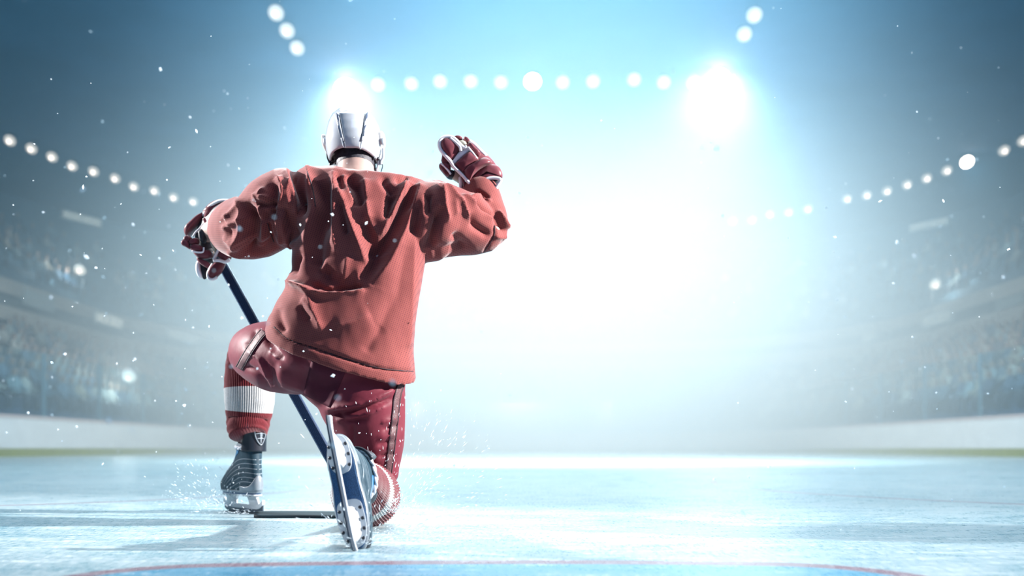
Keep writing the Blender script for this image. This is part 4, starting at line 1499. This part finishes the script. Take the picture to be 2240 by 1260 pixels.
def patch(z0, z1, t0, t1, off, thick, n=10, m=24):
    """shell lying on the boot between heights and angles; z limits may be functions of the angle"""
    top, bot = [], []
    for i in range(n):
        for k in range(m):
            th = t0 + (t1 - t0) * k / (m - 1)
            a = z0(th) if callable(z0) else z0
            b = z1(th) if callable(z1) else z1
            z = a + (b - a) * i / (n - 1)
            top.append(boot_at(z, th, off + thick))
            bot.append(boot_at(z, th, off - 0.001))
    return slab(top, bot, n, m)


def outline_plate(pts, z0, z1, n=40):
    c = smooth_path(list(pts) + [pts[0]], n + 1)[:n]
    V = [Vector((q[0], q[1], z0)) for q in c] + [Vector((q[0], q[1], z1)) for q in c]
    cc = np.mean(np.array(c), axis=0)
    F = [(k, (k + 1) % n, n + (k + 1) % n, n + k) for k in range(n)]
    F += [tuple(range(n)), tuple(reversed(range(n, 2 * n)))]
    return V, F


def make_skate(label, M, detail):
    root = dress(mesh_obj('skate', *(lambda n, m: ([boot_at(0.18 * i / (n - 1), 2 * math.pi * k / m) for i in range(n) for k in range(m)],
                 [(i * m + k, i * m + (k + 1) % m, (i + 1) * m + (k + 1) % m, (i + 1) * m + k) for i in range(n - 1) for k in range(m)] + [tuple(reversed(range(m)))]))(30, 72), M_BOOT))
    root['label'] = label

    def add(name, vf, mat, smooth=True, parent=None):
        return mesh_obj(name, vf[0], vf[1], mat, parent or root, smooth)
    pi = math.pi
    add('outsole', outline_plate([(boot_at(0.004, 2 * pi * k / 24, -0.003).x, boot_at(0.004, 2 * pi * k / 24, -0.003).y) for k in range(24)], -0.005, 0.003, 60), M_SOLE, False)
    add('sole_rand', patch(0.0, 0.009, 0, 2 * pi, 0.0, 0.0018, 4, 72), M_SILVER)
    add('heel_guard', patch(0.008, lambda th: 0.018 + 0.040 * max(0, math.cos((th - pi) * 1.15)) ** 3 + 0.008 * math.cos((th - pi) * 5), pi - 1.15, pi + 1.15, 0.0, 0.003, 8, 40), M_SILVER)
    add('toe_cap', patch(0.008, lambda th: 0.034 + 0.012 * math.cos(th * 2), -0.62, 0.62, 0.0, 0.0028, 8, 30), M_BLACK)
    for sg in (-1, 1):
        add('ankle_panel', patch(lambda th: 0.118 + 0.03 * abs(th - sg * 0.55), 0.156, sg * 0.55, sg * 1.45, 0.0, 0.002, 8, 16), M_BLUE)
        add('eyelet_strip', patch(0.070, 0.172, sg * 0.18, sg * 0.55, 0.0, 0.0022, 20, 8), M_SILVER)
    add('collar', patch(lambda th: 0.156 - 0.006 * math.cos(th * 2), 0.180, 0, 2 * pi, 0.0, 0.003, 6, 72), M_SILVER)
    add('lining', outline_plate([(boot_at(0.178, 2 * pi * k / 24, -0.003).x, boot_at(0.178, 2 * pi * k / 24, -0.003).y) for k in range(24)], 0.165, 0.176, 48), M_BLACK, False)
    # laces: crossings up the instep and a double turn round the collar
    for i in range(6):
        z = 0.078 + 0.014 * i
        a, b = boot_at(z, 0.42, 0.005), boot_at(z + 0.011, -0.42, 0.005)
        mid = (boot_at(z, 0.0, 0.004) + boot_at(z + 0.011, 0.0, 0.004)) / 2
        add('lace', tube([Vector(q) for q in smooth_path([a, mid, b], 12)], 0.0032, 8), M_LACE)
        a, b = boot_at(z + 0.011, 0.42, 0.004), boot_at(z, -0.42, 0.004)
        mid = (boot_at(z, 0.0, 0.009) + boot_at(z + 0.011, 0.0, 0.009)) / 2
        add('lace', tube([Vector(q) for q in smooth_path([a, mid, b], 12)], 0.0032, 8), M_LACE)
    for w in range(2):
        pts = [boot_at(0.163 + 0.004 * math.sin(9 * th + w * pi) + 0.004 * math.cos(th), th, 0.0055 + 0.002 * math.cos(9 * th + w * pi)) for th in np.linspace(0, 2 * pi, 100)]
        add('lace', tube(pts, 0.0036, 8), M_LACE)
    # tendon guard rising from the heel, with its vented emblem, and the tongue
    top, bot = [], []
    for i in range(16):
        z = 0.150 + 0.098 * i / 15
        wd = 1.18 - 0.25 * (i / 15) - (0.22 if i == 15 else 0.08 if i == 14 else 0)
        for k in range(22):
            th = pi - wd + 2 * wd * k / 21
            q = boot_at(0.17, th, 0.013)
            q.z = z
            q.x -= 0.010 * (i / 15) ** 2
            top.append(q)
            q2 = boot_at(0.17, th, 0.006)
            q2.z = z
            q2.x -= 0.010 * (i / 15) ** 2
            bot.append(q2)
    tg = add('tendon_guard', slab(top, bot, 16, 22), M_BLACK)
    if detail:
        def on_guard(u, z):
            q = boot_at(0.17, pi + detail * u, 0.0150)
            q.z = z
            q.x -= 0.010 * ((z - 0.15) / 0.098) ** 2
            return q
        edge = [(-0.36, 0.224), (-0.18, 0.232), (0.18, 0.232), (0.36, 0.224), (0.32, 0.205), (0.16, 0.185), (0.0, 0.174), (-0.16, 0.185), (-0.32, 0.205)]
        sh = -0.10
        path = [on_guard(q[0] + sh, q[1]) for q in smooth_path(edge + [edge[0]], 60)]
        add('emblem', tube(path, 0.0022, 8, False), M_SILVER, True, tg)
        for bar in ([(-0.32, 0.213), (0, 0.216), (0.32, 0.213)], [(-0.20, 0.196), (0, 0.198), (0.20, 0.196)]):
            add('emblem', tube([on_guard(q[0] + sh, q[1]) for q in smooth_path(bar, 14)], 0.0020, 8), M_SILVER, True, tg)
        topb, botb = [], []
        for i in range(12):
            z = 0.178 + 0.053 * i / 11
            for k in range(4):
                u = (k / 3 - 0.5) * (0.05 + 0.20 * (i / 11))
                q = on_guard(u + sh, z)
                topb.append(q)
                botb.append(q - (q - Vector((-0.06, 0, q.z))).normalized() * 0.003)
        add('emblem', slab(topb, botb, 12, 4), M_SILVER, True, tg)
    top, bot = [], []
    for i in range(12):
        z = 0.120 + 0.105 * i / 11
        for k in range(14):
            th = -0.95 + 1.9 * k / 13
            q = boot_at(min(0.16, z), th, -0.005)
            q.z = z
            q.x += 0.012 * (i / 11) ** 2
            top.append(q)
            q2 = q.copy()
            q2.x -= 0.010
            bot.append(q2)
    add('tongue', slab(top, bot, 12, 14), M_BLACK)
    # holder: two riveted plates, two towers and the bridge, then the steel
    toe_pl = [(0.146, 0.0), (0.136, 0.018), (0.105, 0.030), (0.062, 0.031), (0.036, 0.025), (0.030, 0.0), (0.036, -0.025), (0.062, -0.031), (0.105, -0.030), (0.136, -0.018)]
    heel_pl = [(-0.034, 0.0), (-0.040, 0.017), (-0.062, 0.0265), (-0.100, 0.0255), (-0.122, 0.017), (-0.128, 0.0), (-0.122, -0.017), (-0.100, -0.0255), (-0.062, -0.0265), (-0.040, -0.017)]
    hold = add('holder', outline_plate(toe_pl, -0.010, -0.0045, 48), M_HOLD, False)
    add('holder_plate', outline_plate(heel_pl, -0.010, -0.0045, 48), M_HOLD, False, hold)

    def tower(x0, x1, y0, xb0, xb1, zb):
        V, F = [], []
        n = 28
        L = 8
        for i in range(L):
            u = i / (L - 1)
            e = u ** 0.7
            a, b, w = x0 + (xb0 - x0) * e, x1 + (xb1 - x1) * e, y0 + (0.0045 - y0) * (u ** 0.55)
            for k in range(n):
                th = 2 * pi * k / n
                V.append(Vector(((a + b) / 2 + (b - a) / 2 * math.copysign(abs(math.cos(th)) ** 0.7, math.cos(th)), w * math.copysign(abs(math.sin(th)) ** 0.8, math.sin(th)), -0.009 + (zb + 0.009) * u)))
        for i in range(L - 1):
            for k in range(n):
                k2 = (k + 1) % n
                F.append((i * n + k, (i + 1) * n + k, (i + 1) * n + k2, i * n + k2))
        F.append(tuple(range(n)))
        F.append(tuple(reversed(range((L - 1) * n, L * n))))
        return V, F
    add('holder_tower', tower(0.046, 0.130, 0.020, 0.050, 0.140, -0.050), M_HOLD, True, hold)
    add('holder_tower', tower(-0.116, -0.044, 0.016, -0.140, -0.060, -0.050), M_HOLD, True, hold)

    def bar(prof_top, prof_bot, half):
        n = len(prof_top)
        V = []
        for sg in (-1, 1):
            for (x, z) in prof_top:
                V.append(Vector((x, sg * half, z)))
            for (x, z) in prof_bot:
                V.append(Vector((x, sg * half, z)))
        F = []
        o = 2 * n
        for i in range(n - 1):
            F.append((i, n + i, n + i + 1, i + 1))
            F.append((o + i, o + i + 1, o + n + i + 1, o + n + i))
            F.append((i, i + 1, o + i + 1, o + i))
            F.append((n + i, o + n + i, o + n + i + 1, n + i + 1))
        F.append((0, o, o + n, n))
        F.append((n - 1, 2 * n - 1, o + 2 * n - 1, o + n - 1))
        return V, F
    xs = np.linspace(-0.172, 0.160, 40)
    rock = lambda x: 0.0 + (max(0, abs(x + 0.005) - 0.115) / 0.055) ** 2 * 0.020
    add('holder_bridge', bar([(x, -0.042 + rock(x) * 1.1) for x in xs], [(x, -0.058 + rock(x)) for x in xs], 0.0050), M_HOLD, False, hold)
    xs = np.linspace(-0.168, 0.156, 40)
    add('runner', bar([(x, -0.057 + rock(x)) for x in xs], [(x, -0.0740 + rock(x) * 0.85) for x in xs], 0.0019), M_STEEL, False, hold)
    for x, y in ((0.126, 0.0185), (0.104, 0.025), (0.080, 0.0262), (0.054, 0.025), (0.126, -0.0185), (0.104, -0.025), (0.080, -0.0262), (0.054, -0.025), (-0.052, 0.020), (-0.078, 0.0225), (-0.104, 0.020), (-0.052, -0.020), (-0.078, -0.0225), (-0.104, -0.020)):
        add('rivet', lathe([(0.0042, 0.0), (0.0042, 0.0016), (0.0022, 0.0026)], (x, y, -0.0098), (0, 0, -1), 12), M_BLACK, True, hold)
    # place: parent inverse keeps the player's transform out of it
    root.matrix_basis = M
    return root


def frame(origin, fwd, up, scale):
    x = Vector(fwd).normalized()
    z = Vector(up)
    z = (z - x * z.dot(x)).normalized()
    y = z.cross(x)
    R = Matrix((x, y, z)).transposed().to_4x4()
    return Matrix.Translation(origin) @ R @ Matrix.Scale(scale, 4)


# front foot, blade flat on the ice, toe turned away toward the stick side
skL = make_skate('planted skate seen from its heel, dark boot with stitched lines and black tendon guard', frame(F_ORG, F_FWD, (0, 0, 1), F_SC), -1)
# rear foot, toe dug into the ice, sole and runner turned to the near end
skR = make_skate('upended skate standing on its toe, white blade holder and steel runner showing', frame(R_ORG, R_FWD, R_UP, R_SC), 0)

# ------------------------------------------------------------------ stick
def stick_material():
    s = NT('carbon_weave')
    co = s.n('ShaderNodeTexCoord').outputs['Object']
    w = s.n('ShaderNodeTexWave', {'Vector': co, 'Scale': 90.0, 'Distortion': 0.4}, wave_type='BANDS', bands_direction='DIAGONAL')
    w2 = s.n('ShaderNodeTexWave', {'Vector': co, 'Scale': 70.0, 'Distortion': 0.2}, wave_type='BANDS', bands_direction='Z')
    f = s.math('MULTIPLY', w.outputs[1], w2.outputs[1])
    s.set(color=s.ramp(f, [(0.2, (0.008, 0.022, 0.06)), (0.8, (0.03, 0.075, 0.17))]), rough=0.32, spec=0.5)
    return s.m


M_STICK = stick_material()
M_BLADE = plain('stick_blade_dark', (0.010, 0.022, 0.030), 0.6, 0.0, 0.2)
top = P(476, 560, 3.345)
bot = P(788, 1122, 3.16)
ax = (bot - top).normalized()
side = ax.cross(Vector((0, 1, 0))).normalized()
nrm = side.cross(ax)
stick = empty('hockey_stick', (bot.x, bot.y, 0.0))
tag(stick, 'dark blue woven carbon hockey stick gripped in the glove, blade flat on the ice', 'hockey stick')


def bevel_bar(a, b, hw, hd, bev=0.004):
    prof = [(hw - bev, hd), (hw, hd - bev), (hw, -hd + bev), (hw - bev, -hd), (-hw + bev, -hd), (-hw, -hd + bev), (-hw, hd - bev), (-hw + bev, hd)]
    V = [p + side * q[0] + nrm * q[1] for p in (a, b) for q in prof]
    F = [(k, (k + 1) % 8, 8 + (k + 1) % 8, 8 + k) for k in range(8)] + [tuple(reversed(range(8))), tuple(range(8, 16))]
    return V, F


def on_stick(name, vf, mat, smooth=False):
    o = mesh_obj(name, vf[0], vf[1], mat, None, smooth)
    o.parent = stick
    o.matrix_parent_inverse = Matrix.Translation(-stick.location)
    return o


on_stick('shaft', bevel_bar(top, bot, 0.0165, 0.010), M_STICK)
on_stick('butt_end', bevel_bar(top - ax * 0.05, top + ax * 0.004, 0.018, 0.012), M_BLACK)
# blade: lies on its face, curved toward its toe
tv, bv_ = [], []
n, m = 26, 7
h0 = Vector((bot.x, bot.y, 0)); t0 = P(556, 1133, 3.20); t0.z = 0
for i in range(n):
    u = i / (n - 1)
    c = h0 + (t0 - h0) * u + Vector((0, 0.02 * math.sin(u * math.pi), 0))
    wd = 0.062 * min(1, 0.55 + 2.4 * u) * math.sqrt(max(0.05, 1 - max(0, (u - 0.9) / 0.1) ** 2))
    for k in range(m):
        v = k / (m - 1)
        q = c + Vector((0, (v - 0.3) * wd, 0.0055 + 0.012 * v))
        tv.append(q + Vector((0, 0, 0.003)))
        bv_.append(q + Vector((0, 0, -0.0045)))
on_stick('blade', slab(tv, bv_, n, m), M_BLADE, True)

# ------------------------------------------------------------------ snow in the air and spray at the skates
def flakes(spec):
    V, F = [], []
    for (p, r, d, ln) in spec:
        o = len(V)
        ax_ = Vector(d).normalized()
        a = ax_.orthogonal().normalized()
        b = ax_.cross(a)
        k0 = random.uniform(0.6, 1.0)
        V += [p + ax_ * ln, p - ax_ * ln]
        for k in range(5):
            th = 2 * math.pi * k / 5 + random.uniform(-0.3, 0.3)
            rr = r * random.uniform(0.6, 1.2)
            V.append(p + a * math.cos(th) * rr + b * math.sin(th) * rr * k0 + ax_ * random.uniform(-0.3, 0.3) * ln)
        for k in range(5):
            F.append((o, o + 2 + k, o + 2 + (k + 1) % 5))
            F.append((o + 1, o + 2 + (k + 1) % 5, o + 2 + k))
    return V, F


s = NT('snow')
df = s.n('ShaderNodeBsdfDiffuse', {'Color': (0.92, 0.97, 1.0, 1)})
tl = s.n('ShaderNodeBsdfTranslucent', {'Color': (0.92, 0.97, 1.0, 1)})
mx = s.n('ShaderNodeMixShader', {0: 0.6, 1: df.outputs[0], 2: tl.outputs[0]})
s.put(s.out.inputs['Surface'], mx.outputs[0])
M_SNOW = s.m
spec = []
for i in range(900):
    Y = 1.2 + 9.0 * random.random() ** 1.4
    side_ = random.random()
    px = random.gauss(480, 320) if side_ < 0.62 else (random.gauss(1950, 230) if side_ < 0.85 else random.uniform(0, 2240))
    py = random.gauss(700, 300)
    p = P(px, py, Y)
    if p.z < 0.02 or not (-80 < px < 2320):
        continue
    r = random.choice([0.0008, 0.0010, 0.0014, 0.0020, 0.0034]) * (0.55 + 0.32 * Y)
    spec.append((p, r, (random.gauss(0, 1), random.gauss(0, 1), random.gauss(0, 1)), r * random.uniform(0.7, 1.6)))
snow = mesh_obj('airborne_snow', *flakes(spec), M_SNOW, None, False)
tag(snow, 'loose white snow specks drifting in the cold air round the player', 'snow', kind='stuff')


def spray(origin, n, spread, up, reach, bias, label):
    spec = []
    for i in range(n):
        a = random.gauss(bias, spread)
        d = Vector((math.sin(a), random.gauss(0, 0.45), abs(math.cos(a)) * up + 0.05))
        L = reach * random.random() ** 1.5
        p = origin + d.normalized() * L
        p.x += random.gauss(0, 0.035)
        p.y += random.gauss(0, 0.05)
        p.z = max(0.006, p.z)
        r = random.uniform(0.0005, 0.0016)
        spec.append((p, r, d, r * random.uniform(1.5, 7.0)))
    o = mesh_obj('ice_spray', *flakes(spec), M_SNOW, None, False)
    tag(o, label, 'ice spray', kind='stuff')


spray(P(484, 1104, 3.42), 380, 0.8, 0.8, 0.22, -0.9, 'white ice spray bursting beside the planted skate')
spray(P(510, 1122, 3.36), 130, 1.2, 0.25, 0.14, -0.5, 'low crumbs of ice under the planted skate runner')
spray(P(850, 1120, 2.75), 620, 0.55, 1.0, 0.36, 0.75, 'white ice spray flung up beside the kneeling knee')
spray(P(800, 1185, 2.25), 420, 1.3, 0.35, 0.18, 0.5, 'ice crumbs kicked round the upended skate toe')
